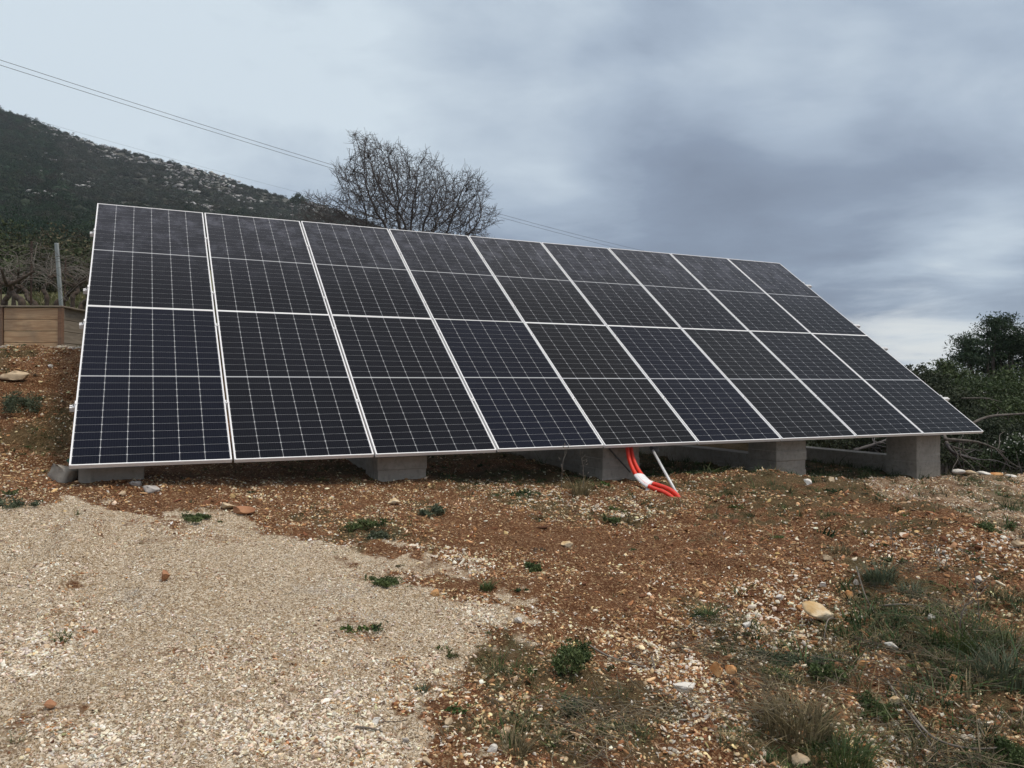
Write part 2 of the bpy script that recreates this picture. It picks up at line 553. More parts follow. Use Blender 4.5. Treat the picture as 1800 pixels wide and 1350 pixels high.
STRAWZ = [zone(*a) for a in [(1560, 1050, 130, 50), (1690, 1310, 190, 60), (1620, 1200, 160, 60), (1120, 1270, 200, 50), (1380, 1260, 120, 60), (1000, 1300, 130, 50),
                             (1120, 1160, 110, 20), (1700, 1120, 120, 50), (1250, 1130, 130, 50)]]


def zones(x, y, Z, seed, wob=1.1):
    s = np.zeros(np.shape(x))
    n = fbm(x, y, 0.40, 5, seed, 0.7) * wob
    for cx, cy, rx, ry in Z:
        d = np.sqrt(((x - cx) / (rx * 1.1)) ** 2 + ((y - cy) / (ry * 1.1)) ** 2)
        s = np.maximum(s, 1 - sstep(0.1, 1.3, d + n))
    return s


def red_zone(x, y):
    s = x - crest_x(y)
    c = np.where(s < 0.04, np.exp(-((s + 0.1) / 0.75) ** 2), 0) * sstep(4.3, 5.0, y) * (1 - sstep(8.2, 8.6, y))
    return np.maximum(zones(x, y, REDZ, 97, 0.7), c)


def masks(x, y):
    u, w = uw(x, y)
    pad = sstep(-0.26, 0.22, poly_sd(x, y, PAD) + 0.40 * fbm(x, y, 0.42, 6, 40, 0.75))
    pad = pad * (1 - 0.45 * zones(x, y, DIRTZ, 57, 1.3)) * (1 - 0.45 * sstep(0.25, 0.7, fbm(x, y, 0.45, 6, 44, 0.8)))
    pad = pad * sstep(-0.4, -0.1, -y + 9)
    right = sstep(0.08, 0.25, x - crest_x(y) + 0.1 * fbm(x, y, 0.4, 3, 79)) * (1 - sstep(0.2, 0.9, w)) * sstep(4.4, 5.2, y)
    green = zones(x, y, GREENZ, 50)
    under = sstep(0.0, 0.35, w) * (1 - sstep(3.8, 5.0, w)) * sstep(0.1, 3.5, u) * (1 - sstep(9.4, 10.2, u))
    green = np.maximum(green, under * (0.5 + 0.9 * fbm(x, y, 0.6, 3, 60) + 0.35 * sstep(2, 6, u)))
    green = np.maximum(green, 0.6 * right * (0.5 + fbm(x, y, 0.5, 4, 81)))
    green = np.maximum(green, sstep(0.3, 1.4, u - 9.8) * sstep(0.2, 1.2, w))
    grey = zones(x, y, GREYZ, 52)
    meadow = sstep(11.4, 12.2, y + 0.6 * fbm(x, y, 1.0, 3, 77)) * (1 - sstep(-5.5, -3.5, x + 0.25 * (y - 11)))
    wild = sstep(10.6, 11.6, y) * (1 - meadow)
    path = sstep(0.0, 0.2, w - 3.7 + 0.25 * fbm(x, y, 0.6, 3, 78)) * sstep(9.0, 9.2, y) * (1 - sstep(0.0, 0.4, u)) * (1 - meadow)
    chips = np.clip(0.42 * grey + path, 0, 1)
    green = np.maximum(green, wild)
    green = np.maximum(green, 1.0 * sstep(0.4, 1.2, w) * (1 - sstep(-0.3, 0.2, u)) * (1 - path) * (0.4 + 1.2 * fbm(x, y, 0.7, 4, 83)))
    return dict(pad=np.clip(pad + 0.47 * right, 0, 1), green=np.clip(green, 0, 1) * (1 - 0.6 * pad), chips=chips, meadow=meadow)


def growing(a, b, step, far_lo, far_hi, g=1.12):
    core = list(np.arange(a, b + 1e-6, step))
    lo = []; s = step; v = a
    while v > far_lo:
        s *= g; v -= s; lo.append(v)
    hi = []; s = step; v = core[-1]
    while v < far_hi:
        s *= g; v += s; hi.append(v)
    return np.array(lo[::-1] + core + hi)


def build_ground():
    gx = growing(-4.6, 7.4, 0.032, -880, 880)
    gy = growing(1.6, 11.0, 0.032, -60, 900)
    X, Y = np.meshgrid(gx, gy)
    Z = h_ground(X, Y)
    nx, ny = len(gx), len(gy)
    V = np.stack([X.ravel(), Y.ravel(), Z.ravel()], 1)
    i = np.arange(nx * ny).reshape(ny, nx)
    Fc = np.stack([i[:-1, :-1].ravel(), i[:-1, 1:].ravel(), i[1:, 1:].ravel(), i[1:, :-1].ravel()], 1)
    me = mesh_np('ground', V, Fc, smooth=True)
    mk = masks(X.ravel(), Y.ravel())
    for k, v in mk.items():
        a = me.attributes.new(k, 'FLOAT', 'POINT')
        a.data.foreach_set('value', np.clip(v, 0, 1).astype(np.float32))
    o = obj('ground', me, ground_mat())
    tag(o, 'stony ground of pale gravel and red earth around and below the solar panels', 'ground', kind='structure')
    return o


ground = build_ground()


# ================================================================== scattering with geometry nodes
def scatter(name, P, rot, scl, tint, variant, protos, label, cat, kind='stuff'):
    me = bpy.data.meshes.new(name)
    n = len(P)
    me.vertices.add(n)
    me.vertices.foreach_set('co', np.asarray(P, np.float32).ravel())
    for nm, typ, arr, key in (('rot', 'FLOAT_VECTOR', rot, 'vector'), ('scl', 'FLOAT_VECTOR', scl, 'vector'), ('tint', 'FLOAT_VECTOR', tint, 'vector')):
        a = me.attributes.new(nm, typ, 'POINT')
        a.data.foreach_set(key, np.asarray(arr, np.float32).ravel())
    a = me.attributes.new('variant', 'INT', 'POINT')
    a.data.foreach_set('value', np.asarray(variant, np.int32))
    o = obj(name, me)
    tag(o, label, cat, kind=kind)
    ng = bpy.data.node_groups.new(name + '_scatter', 'GeometryNodeTree')
    ng.interface.new_socket('Geometry', in_out='INPUT', socket_type='NodeSocketGeometry')
    ng.interface.new_socket('Geometry', in_out='OUTPUT', socket_type='NodeSocketGeometry')
    gi = ng.nodes.new('NodeGroupInput'); go = ng.nodes.new('NodeGroupOutput')
    join = ng.nodes.new('GeometryNodeGeometryToInstance')
    ins = ng.nodes.new('GeometryNodeInstanceOnPoints')
    ins.inputs['Pick Instance'].default_value = True
    for pr in reversed(protos):
        oi = ng.nodes.new('GeometryNodeObjectInfo')
        oi.inputs['Object'].default_value = pr
        oi.inputs['As Instance'].default_value = True
        ng.links.new(oi.outputs['Geometry'], join.inputs[0])

    def named(nm, typ):
        k = ng.nodes.new('GeometryNodeInputNamedAttribute')
        k.data_type = typ
        k.inputs['Name'].default_value = nm
        return k.outputs['Attribute']
    ng.links.new(gi.outputs[0], ins.inputs['Points'])
    gg = ng.nodes.new('GeometryNodeJoinGeometry')
    # protos joined as separate instances
    ng.nodes.remove(join)
    for pr in reversed(protos):
        oi = [k for k in ng.nodes if k.bl_idname == 'GeometryNodeObjectInfo' and k.inputs['Object'].default_value == pr][0]
        ng.links.new(oi.outputs['Geometry'], gg.inputs[0])
    ng.links.new(gg.outputs[0], ins.inputs['Instance'])
    ng.links.new(named('variant', 'INT'), ins.inputs['Instance Index'])
    ng.links.new(named('rot', 'FLOAT_VECTOR'), ins.inputs['Rotation'])
    ng.links.new(named('scl', 'FLOAT_VECTOR'), ins.inputs['Scale'])
    ng.links.new(ins.outputs[0], go.inputs[0])
    md = o.modifiers.new('scatter', 'NODES')
    md.node_group = ng
    return o


def ico(sub=1):
    import bmesh
    bm = bmesh.new()
    bmesh.ops.create_icosphere(bm, subdivisions=sub, radius=1.0)
    V = np.array([v.co[:] for v in bm.verts]); Fc = np.array([[v.index for v in f.verts] for f in bm.faces])
    bm.free()
    return V, Fc


def rock_shape(seed, sub=1, cuts=5, flat=0.6, jit=0.12):
    r = np.random.default_rng(seed)
    V, Fc = ico(sub)
    for _ in range(cuts):
        n = r.normal(size=3); n /= np.linalg.norm(n)
        d = r.uniform(0.45, 0.85)
        k = V @ n
        V = V - np.maximum(k - d, 0)[:, None] * n
    V = V + r.normal(size=V.shape) * jit * 0.35
    V = V * np.array([1, r.uniform(0.6, 0.9), flat])
    return V, Fc


def proto(name, V, Fc, mat, smooth=False):
    me = mesh_np(name, V, Fc, smooth)
    me.materials.append(mat)
    return bpy.data.objects.new(name, me)      # not linked to the scene: only a shape to scatter


STONE = stone_inst_mat('pebble_stone')
pebbles = [proto('pebble', *rock_shape(s, 1, 6, f, 0.1), STONE) for s, f in ((1, 0.5), (2, 0.7), (3, 0.35), (4, 0.6), (5, 0.45), (6, 0.8))]


def frustum_points(n, ymin, ymax, power=2.0, margin=0.12):
    """random ground points, denser close to the viewer's path (so distant ones do not waste memory)"""
    q = RNG.random(n)
    e = 2.0 - power
    if abs(e) < 1e-6:
        y = ymin * (ymax / ymin) ** q
    else:
        y = (ymin ** e + q * (ymax ** e - ymin ** e)) ** (1 / e)
    a = RNG.uniform(-0.656 - margin, 0.656 + margin, n)
    return a * y, y


def tints(base, n, var=0.2, hue=0.06):
    b = np.array(base)[RNG.integers(0, len(base), n)]
    k = np.exp(RNG.normal(0, var, n))[:, None]
    h = 1 + RNG.normal(0, hue, (n, 3))
    return np.clip(b * k * h, 0.01, 0.85)


PALE = [(0.68, 0.56, 0.42), (0.78, 0.69, 0.56), (0.60, 0.46, 0.32), (0.72, 0.61, 0.47), (0.50, 0.38, 0.26), (0.78, 0.72, 0.62), (0.38, 0.31, 0.24), (0.28, 0.19, 0.12), (0.24, 0.17, 0.12)]
WARM = [(0.46, 0.30, 0.16), (0.52, 0.36, 0.19), (0.30, 0.15, 0.07), (0.62, 0.49, 0.31), (0.19, 0.085, 0.040), (0.24, 0.11, 0.05), (0.60, 0.45, 0.26), (0.36, 0.19, 0.09), (0.70, 0.60, 0.43)]
EARTH = [(0.19, 0.083, 0.036), (0.30, 0.15, 0.067), (0.44, 0.27, 0.14), (0.13, 0.058, 0.028), (0.34, 0.19, 0.09)]
WHITE = [(0.74, 0.68, 0.58), (0.68, 0.60, 0.49), (0.56, 0.51, 0.44), (0.74, 0.64, 0.49)]


def scatter_stones():
    n = 560000
    x, y = frustum_points(n, 2.3, 11.2, 1.35)
    m = masks(x, y)
    u, w = uw(x, y)
    q = RNG.random(n)
    dens = 0.62 * np.ones(n)
    dens *= 1 - 0.25 * m['green']
    coarse = zones(x, y, COARSEZ, 93, 0.9)
    fines = np.clip(0.62 + 1.0 * fbm(x, y, 0.25, 5, 94, 0.7) + 0.5 * coarse, 0.3, 1.15)
    dens *= np.where(m['pad'] > 0.5, fines * 1.15, 1.0)
    clump = 0.5 + 1.3 * fbm(x, y, 0.30, 3, 90)
    dens *= np.clip(0.25 + 1.1 * clump, 0.12, 1.3)
    dens *= 1 - 0.8 * sstep(0.0, 0.5, w) * sstep(-0.1, 0.3, u)
    wz = zones(x, y, WHITEZ, 91)
    rz = red_zone(x, y)
    dens *= 1 - 0.45 * rz
    dens = dens + 0.3 * wz
    keep = (q < dens) & (y < 11.0)
    x, y, w, u, coarse, rz = x[keep], y[keep], w[keep], u[keep], coarse[keep], rz[keep]
    wz = wz[keep]
    m = {k: v[keep] for k, v in m.items()}
    n = len(x)
    z = h_ground(x, y)
    s = 0.0066 * np.exp(RNG.normal(0, 0.50, n))
    big = RNG.random(n)
    s = np.where(big > 0.97, s * 1.8, s)
    s = np.where(big > 0.996, s * 1.7, s)
    s *= 1 + 0.35 * wz + 0.35 * sstep(0.5, 2.5, x) * (1 - m['pad'])
    s = np.minimum(s, np.where(m['pad'] > 0.5, 0.011, 0.0165) * np.exp(RNG.normal(0, 0.15, n)))
    s *= np.where(m['pad'] > 0.5, 0.78 + 0.35 * coarse, 1.0)
    s *= np.interp(y, [2.5, 5, 10], [1.0, 1.0, 1.2])
    T = tints(PALE, n, 0.16, 0.035)
    Wm = tints(WARM, n, 0.25, 0.05)
    Wh = tints(WHITE, n, 0.13, 0.02)
    isw = (RNG.random(n) > m['pad'])[:, None]
    clod = RNG.random(n) < 0.72 * rz + 0.12
    Wm = np.where(clod[:, None], tints(EARTH, n, 0.25, 0.05), Wm)
    s = np.where(clod & (m['pad'] < 0.5) & (RNG.random(n) > 0.93), s * 2.1, s)
    T = np.where(isw, Wm, T)
    T = np.where((RNG.random(n) < 0.05 + 0.26 * wz)[:, None], Wh, T)
    T = np.where((RNG.random(n) < 0.8 * m['chips'])[:, None], Wh * 0.75, T)
    scl = s[:, None] * np.exp(RNG.normal(0, 0.28, (n, 3))) * np.array([1.2, 0.9, 0.85])
    rot = np.stack([RNG.normal(0, 0.42, n), RNG.normal(0, 0.42, n), RNG.uniform(0, 6.28, n)], 1)
    z = z - scl[:, 2] * 0.10
    P = np.stack([x, y, z], 1)
    sel = m['pad'] > 0.5
    var = RNG.integers(0, len(pebbles), n)
    scatter('gravel', P[sel], rot[sel], scl[sel], T[sel], var[sel], pebbles, 'pale crushed gravel covering the pad in the left foreground', 'gravel')
    scatter('stony_rubble', P[~sel], rot[~sel], scl[~sel], T[~sel], var[~sel], pebbles, 'small ochre and white stones lying all over the red earth', 'stones')


scatter_stones()


# ================================================================== solar array
PW, PL, GAP = 1.134, 2.25, 0.018
NC = 9
alu = simple_mat('anodised_aluminium', (0.82, 0.82, 0.82), (0.78, 0.78, 0.79), 3.0, 0.45, metal=0.0, spec=0.6)
galv = simple_mat('galvanised_steel', (0.52, 0.52, 0.51), (0.62, 0.62, 0.61), 9.0, 0.45, metal=0.2, spec=0.5)
dark_steel = simple_mat('dark_bracket', (0.05, 0.05, 0.05), (0.09, 0.09, 0.09), 9.0, 0.5)


def cell_mat(name, tone, dust_sheen):
    """monocrystalline cell under glass: dark blue-black, fine bus wires, film of dust and painted sky sheen"""
    m, nt, bs = new_mat(name)
    tc = wn(nt, 'ShaderNodeTexCoord').outputs['Object']
    geo = wn(nt, 'ShaderNodeNewGeometry').outputs['Position']
    sep = wn(nt, 'ShaderNodeSeparateXYZ', ins={0: tc})
    # bus wires every 18 mm across the cell
    fx = wn(nt, 'ShaderNodeMath', operation='MULTIPLY', ins={0: sep.outputs[0], 1: 1 / 0.0183}).outputs[0]
    fr = wn(nt, 'ShaderNodeMath', operation='FRACT', ins={0: fx}).outputs[0]
    ab = wn(nt, 'ShaderNodeMath', operation='SUBTRACT', ins={0: fr, 1: 0.5}).outputs[0]
    ab = wn(nt, 'ShaderNodeMath', operation='ABSOLUTE', ins={0: ab}).outputs[0]
    bus = mapr(nt, ab, 0.0, 0.05, 0.42, 0.0)
    n = noise(nt, geo, 0.55, 3.0, 0.5)
    base = mixc(nt, mapr(nt, n, 0.35, 0.65), tone, tuple(c * 0.72 for c in tone))
    base = mixc(nt, bus, base, (0.06, 0.065, 0.075))
    # dust streaks, plus a bluish veil rising with height that paints reflected sky
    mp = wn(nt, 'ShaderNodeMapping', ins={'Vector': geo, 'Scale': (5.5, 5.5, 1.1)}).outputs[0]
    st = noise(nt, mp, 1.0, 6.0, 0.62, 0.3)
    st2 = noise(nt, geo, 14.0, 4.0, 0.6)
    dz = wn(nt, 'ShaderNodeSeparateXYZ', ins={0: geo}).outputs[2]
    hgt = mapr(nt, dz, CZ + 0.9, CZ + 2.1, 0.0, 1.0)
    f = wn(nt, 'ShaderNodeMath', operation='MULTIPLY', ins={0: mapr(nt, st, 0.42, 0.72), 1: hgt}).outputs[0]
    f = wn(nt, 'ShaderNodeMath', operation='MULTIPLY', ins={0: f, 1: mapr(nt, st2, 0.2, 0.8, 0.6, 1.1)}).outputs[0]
    f = wn(nt, 'ShaderNodeMath', operation='MULTIPLY_ADD', ins={0: f, 1: 0.16 * dust_sheen, 2: 0.003 * dust_sheen}).outputs[0]
    f = wn(nt, 'ShaderNodeMath', operation='MULTIPLY_ADD', ins={0: hgt, 1: 0.05 * dust_sheen, 2: f}).outputs[0]
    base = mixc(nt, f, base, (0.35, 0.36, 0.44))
    nt.links.new(base, bs.inputs['Base Color'])
    bs.inputs['Roughness'].default_value = 0.12
    bs.inputs['IOR'].default_value = 1.22
    bs.inputs['Specular IOR Level'].default_value = 0.20
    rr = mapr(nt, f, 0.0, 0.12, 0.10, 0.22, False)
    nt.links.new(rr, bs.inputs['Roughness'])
    return m


def sheet_mat():
    m, nt, bs = new_mat('white_backsheet')
    bs.inputs['Base Color'].default_value = (0.39, 0.40, 0.42, 1)
    bs.inputs['Roughness'].default_value = 0.25
    return m


BACK = sheet_mat()
TONES = [(0.0040, 0.0056, 0.0140), (0.0048, 0.0056, 0.0100), (0.0056, 0.0062, 0.0088)]
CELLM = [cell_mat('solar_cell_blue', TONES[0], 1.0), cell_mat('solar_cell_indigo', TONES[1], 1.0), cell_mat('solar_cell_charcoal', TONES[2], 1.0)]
# tone of each panel as the photograph shows it: (lower row, upper row)
PANEL_TONE = {0: (0, 1), 1: (1, 1), 2: (1, 1), 3: (0, 1), 4: (2, 2), 5: (0, 1), 6: (2, 1), 7: (1, 1), 8: (2, 1)}

RIM = 0.011
CW, CH = 0.1818, 0.0900       # half cell
GX = (PW - 2 * RIM - 6 * CW) / 7.0
MID = 0.013                   # gap between the two halves
GY = (PL - 2 * RIM - 24 * CH - MID) / 26.0


def panel_frame_mesh():
    mb = MB()
    d = 0.035
    mb.box((0, 0, -d), (RIM, PL, 0), bev=0.0012)
    mb.box((PW - RIM, 0, -d), (PW, PL, 0), bev=0.0012)
    mb.box((RIM, 0, -d), (PW - RIM, RIM, -0.0006), bev=0.0012)
    mb.box((RIM, PL - RIM, -d), (PW - RIM, PL, -0.0006), bev=0.0012)
    # inner flange at the back
    mb.box((RIM, RIM, -d), (RIM + 0.02, PL - RIM, -d + 0.002))
    mb.box((PW - RIM - 0.02, RIM, -d), (PW - RIM, PL - RIM, -d + 0.002))
    return mb.mesh('frame')


def cell_verts():
    c = 0.0065
    x0, x1, y0, y1 = -CW / 2, CW / 2, -CH / 2, CH / 2
    ring = [(x0 + c, y0), (x1 - c, y0), (x1, y0 + c), (x1, y1 - c), (x1 - c, y1), (x0 + c, y1), (x0, y1 - c), (x0, y0 + c)]
    return ring


def cell_centre(i, j):
    x = RIM + GX + CW / 2 + i * (CW + GX)
    y = RIM + GY + CH / 2 + j * (CH + GY) + (MID if j >= 12 else 0)
    return x, y


TOPZ = -0.0030
SHEETZ = -0.0035


def cell_mesh(name):
    mb = MB()
    r = cell_verts()
    V = [(x, y, SHEETZ + 0.0000) for x, y in r] + [(x, y, TOPZ) for x, y in r]
    Fc = [tuple(range(8, 16))] + [(k, (k + 1) % 8, (k + 1) % 8 + 8, k + 8) for k in range(8)]
    mb.add(V, Fc)
    return mb.mesh(name)


def cell_grid_mesh():
    mb = MB()
    r = cell_verts()
    for i in range(6):
        for j in range(24):
            cx, cy = cell_centre(i, j)
            V = [(x + cx, y + cy, SHEETZ + 0.0000) for x, y in r] + [(x + cx, y + cy, TOPZ) for x, y in r]
            Fc = [tuple(range(8, 16))] + [(k, (k + 1) % 8, (k + 1) % 8 + 8, k + 8) for k in range(8)]
            mb.add(V, Fc)
    return mb.mesh('cell_grid')


def sheet_mesh():
    mb = MB()
    mb.box((RIM, RIM, SHEETZ - 0.003), (PW - RIM, PL - RIM, SHEETZ))
    mb.box((0.45, PL / 2 - 0.05, SHEETZ - 0.022), (0.68, PL / 2 + 0.05, SHEETZ - 0.0032), m=1)   # junction box
    return mb.mesh('solar_panel')


ROT = Matrix((U, VV, WW)).transposed().to_euler()


def to_world(u, v, w=0.0):
    return O3 + u * U + v * VV + w * WW


RAILS = (0.75, 1.98, 2.60, 3.82)


def build_array():
    root = empty('solar_array', tuple(O3), ROT)
    tag(root, 'large tilted solar array of eighteen dark panels in two rows on concrete footings', 'solar array')
    fm = panel_frame_mesh(); fm.materials.append(alu)
    sm = sheet_mesh(); sm.materials.append(BACK); sm.materials.append(dark_steel)
    grid = {}
    single = {}
    jr = np.random.default_rng(3)
    for row in range(2):
        for c in range(NC):
            dz = jr.normal(0, 0.0012)
            p = obj('solar_panel', sm, None, root, loc=(c * (PW + GAP), row * PL + (0.001 if row else 0), dz),
                    rot=(jr.normal(0, 0.0008), jr.normal(0, 0.0012), 0))
            obj('frame', fm, None, p)
            tone = PANEL_TONE[c][row]
            if row == 0 and c < 2:
                if tone not in single:
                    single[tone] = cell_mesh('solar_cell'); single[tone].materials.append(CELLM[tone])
                for i in range(6):
                    for j in range(24):
                        cx, cy = cell_centre(i, j)
                        obj('solar_cell', single[tone], None, p, loc=(cx, cy, 0))
            else:
                if tone not in grid:
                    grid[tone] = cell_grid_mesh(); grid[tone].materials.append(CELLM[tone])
                g = obj('cell_grid', grid[tone], None, p)
                g['kind'] = 'stuff'
    tot = NC * PW + (NC - 1) * GAP
    # mounting rails (along the array), each its own part
    for v in RAILS:
        mb = MB()
        z1 = -0.0365; z0 = z1 - 0.04
        x0, x1 = -0.045, tot + 0.19
        mb.box((x0, v - 0.02, z0), (x1, v + 0.02, z0 + 0.004))
        mb.box((x0, v - 0.02, z0 + 0.004), (x1, v - 0.016, z1))
        mb.box((x0, v + 0.016, z0 + 0.004), (x1, v + 0.02, z1))
        mb.box((x0, v - 0.016, z1 - 0.008), (x1, v - 0.006, z1 - 0.0005))
        mb.box((x0, v + 0.006, z1 - 0.008), (x1, v + 0.016, z1 - 0.0005))
        obj('mounting_rail', mb.mesh('mounting_rail'), alu, root)
    # end clamps and mid clamps
    def clamp_end(sx):
        mb = MB()
        mb.box((0, -0.02, -0.036), (0.004 * sx, 0.02, 0.003) if sx > 0 else (0, 0.02, 0.003)) if False else None
        a, b = (0.001, 0.026) if sx > 0 else (-0.026, -0.001)
        mb.box((a, -0.02, -0.036), (b, 0.02, -0.030))
        mb.box((a if sx > 0 else -0.006, -0.02, -0.030), (0.006 if sx > 0 else b, 0.02, 0.003))
        mb.box((-0.008, -0.0199, 0.003), (0.006, 0.0199, 0.006)) if sx > 0 else mb.box((-0.006, -0.0199, 0.003), (0.008, 0.0199, 0.006))
        mb.tube([(0.018 * sx, 0, -0.05), (0.018 * sx, 0, -0.012)], 0.005, 6, m=1)
        return mb.mesh('end_clamp')
    cl, cr = clamp_end(-1), clamp_end(1)
    mb = MB()
    mb.box((-0.0065, -0.018, -0.036), (0.0065, 0.018, 0.0008))
    mb.box((-0.016, -0.0179, 0.0010), (0.016, 0.0179, 0.0042))
    mb.tube([(0, 0, 0.0042), (0, 0, 0.010)], 0.006, 6, m=1)
    cm = mb.mesh('mid_clamp')
    for m_ in (cl, cr, cm):
        m_.materials.append(alu); m_.materials.append(dark_steel)
    for v in RAILS:
        obj('end_clamp', cl, None, root, loc=(0, v, 0))
        obj('end_clamp', cr, None, root, loc=(tot, v, 0))
        for c in range(1, NC):
            obj('mid_clamp', cm, None, root, loc=(c * (PW + GAP) - GAP / 2, v, 0))
    # steel rafters under the rails, one over every pair of concrete columns
    for k in range(5):
        u = COLU[k] + 0.23
        mb = MB()
        z1 = -0.0775; z0 = z1 - 0.08
        mb.box((u - 0.04, 0.16, z0), (u + 0.04, 4.40, z0 + 0.006))
        mb.box((u - 0.04, 0.16, z1 - 0.006), (u + 0.04, 4.40, z1))
        mb.box((u - 0.003, 0.16, z0 + 0.006), (u + 0.003, 4.40, z1 - 0.006))
        obj('rafter', mb.mesh('rafter'), galv, root)
    return root


COLU = [0.04, 2.37, 4.70, 7.01, 9.34]


# ---- concrete supports
def concrete_mat():
    m, nt, bs = new_mat('cast_concrete')
    tc = wn(nt, 'ShaderNodeTexCoord').outputs['Object']
    a = noise(nt, tc, 2.2, 6.0, 0.6)
    b = noise(nt, tc, 22.0, 5.0, 0.65)
    mp = wn(nt, 'ShaderNodeMapping', ins={'Vector': tc, 'Scale': (1.5, 1.5, 30.0)}).outputs[0]
    st = noise(nt, mp, 1.0, 4.0, 0.6)
    c = mixc(nt, mapr(nt, a, 0.3, 0.7), (0.24, 0.217, 0.187), (0.36, 0.33, 0.285))
    c = mixc(nt, mapr(nt, b, 0.45, 0.75, 0.0, 0.6), c, (0.15, 0.135, 0.115))
    c = mixc(nt, mapr(nt, st, 0.55, 0.75, 0.0, 0.45), c, (0.44, 0.41, 0.37))
    nt.links.new(c, bs.inputs['Base Color'])
    bs.inputs['Roughness'].default_value = 0.92
    bs.inputs['Specular IOR Level'].default_value = 0.2
    bp = wn(nt, 'ShaderNodeBump', ins={'Height': b, 'Strength': 0.6, 'Distance': 0.004})
    nt.links.new(bp.outputs[0], bs.inputs['Normal'])
    return m


def rough_box(mb, lo, hi, frame, seed, amp=0.009, board=0.11, nx=6):
    """shuttered concrete block: slightly uneven faces with board steps"""
    r = np.random.default_rng(seed)
    xs = np.linspace(lo[0], hi[0], nx); ys = np.linspace(lo[1], hi[1], max(3, int((hi[1] - lo[1]) / 0.09)))
    hz = hi[2] - lo[2]
    nb = max(2, int(round(hz / board)))
    zs = []
    for k in range(nb):
        zs += [lo[2] + hz * k / nb + (0.0 if k == 0 else 0.002), lo[2] + hz * (k + 1) / nb - (0.0 if k == nb - 1 else 0.002)]
    offs = r.normal(0, amp * 0.55, nb)
    per = [(x, ys[0]) for x in xs[:-1]] + [(xs[-1], y) for y in ys[:-1]] + [(x, ys[-1]) for x in xs[::-1][:-1]] + [(xs[0], y) for y in ys[::-1][:-1]]
    cx, cy = (lo[0] + hi[0]) / 2, (lo[1] + hi[1]) / 2
    V = []; n = len(per)
    jit = r.normal(0, amp * 0.35, n)
    for zi, z in enumerate(zs):
        o = offs[zi // 2]
        for k, (x, y) in enumerate(per):
            dx = np.sign(x - cx) if abs(abs(x - cx) - (hi[0] - lo[0]) / 2) < 1e-6 else 0
            dy = np.sign(y - cy) if abs(abs(y - cy) - (hi[1] - lo[1]) / 2) < 1e-6 else 0
            corner = 0.75 if dx and dy else 1.0
            e = (o + jit[k]) * corner - (0.006 if dx and dy else 0)
            V.append((x + dx * e, y + dy * e, z + r.normal(0, 0.0006)))
    Fc = []
    for zi in range(len(zs) - 1):
        for k in range(n):
            k2 = (k + 1) % n
            Fc.append((zi * n + k, zi * n + k2, (zi + 1) * n + k2, (zi + 1) * n + k))
    Fc.append(tuple(range(n - 1, -1, -1))); Fc.append(tuple(range((len(zs) - 1) * n, len(zs) * n)))
    V = np.array(V)
    O, X, Y, Z = frame
    V = np.array(O) + V[:, :1] * X + V[:, 1:2] * Y + V[:, 2:] * Z
    mb.add(V, Fc)


CONC = concrete_mat()
CLAB = ['low concrete footing under the near left corner of the array, half buried',
        'concrete footing under the second and third panel columns from the left',
        'concrete footing behind the two red conduits',
        'concrete footing between the grey pole and the rightmost footing',
        'tall pale concrete footing at the far right end of the array']


def build_supports():
    for k in range(5):
        u0 = COLU[k]
        # local frame: X along the array, Y to the back
        base = O3 + (u0 + 0.23) * U + 0.2 * N
        gz = float(h_smooth(base[0], base[1]))
        root = empty('concrete_support', (base[0], base[1], gz), (0, 0, YAW))
        tag(root, CLAB[k], 'concrete footing', 'concrete footings under the solar array')
        top = (O3[2] - 0.05) - gz
        fr = (np.zeros(3), np.array([1.0, 0, 0]), np.array([0, 1.0, 0]), np.array([0, 0, 1.0]))
        mb = MB(); rough_box(mb, (-0.23, 0, -0.35), (0.23, 0.46, top), fr, 30 + k)
        obj('front_pillar', mb.mesh('front_pillar'), CONC, root)
        bt = 0.24 if k else 0.12
        mb = MB(); rough_box(mb, (-0.125, 0.463, -0.3), (0.125, 3.0, bt), fr, 40 + k, board=0.18)
        obj('ground_beam', mb.mesh('ground_beam'), CONC, root)
        rtop = (O3[2] + 3.23 * math.tan(TILT) - 0.28) - gz
        mb = MB(); rough_box(mb, (-0.2, 3.003, -0.3), (0.2, 3.4, rtop), fr, 50 + k)
        obj('rear_pillar', mb.mesh('rear_pillar'), CONC, root)


array = build_array()
build_supports()

# lump of spilled concrete at the near left footing
V, Fc = rock_shape(77, 3, 9, 0.7, 0.06)
px, py = 112, 838
lx, ly = -3.42, 5.98
me = mesh_np('concrete_lump', V * np.array([0.17, 0.15, 0.17]), Fc)
o = obj('concrete_lump', me, CONC, loc=(lx, ly, float(h_smooth(lx, ly)) + 0.05), rot=(0.1, 0.2, 0.6))
tag(o, 'rough grey lump of spilled concrete beside the near left corner of the array', 'concrete lump')
mb = MB(); mb.tube([(0, 0, 0), (0.05, 0.02, 0.03), (0.09, 0.03, 0.10)], 0.016, 8)
o = obj('pipe_stub', mb.mesh('pipe_stub', True), simple_mat('green_pipe', (0.02, 0.09, 0.06), (0.03, 0.12, 0.08)), loc=(lx + 0.0, ly + 0.03, float(h_smooth(lx, ly)) + 0.15))
tag(o, 'short dark green pipe end poking out behind the spilled concrete lump', 'pipe')


# ================================================================== conduits and pole
def catmull(P, n=12):
    P = np.asarray(P, float)
    Q = np.vstack([2 * P[0] - P[1], P, 2 * P[-1] - P[-2]])
    out = []
    for i in range(1, len(Q) - 2):
        for t in np.linspace(0, 1, n, endpoint=False):
            a, b, c, d = Q[i - 1], Q[i], Q[i + 1], Q[i + 2]
            out.append(0.5 * ((2 * b) + (-a + c) * t + (2 * a - 5 * b + 4 * c - d) * t * t + (-a + 3 * b - 3 * c + d) * t ** 3))
    out.append(P[-1])
    return np.array(out)


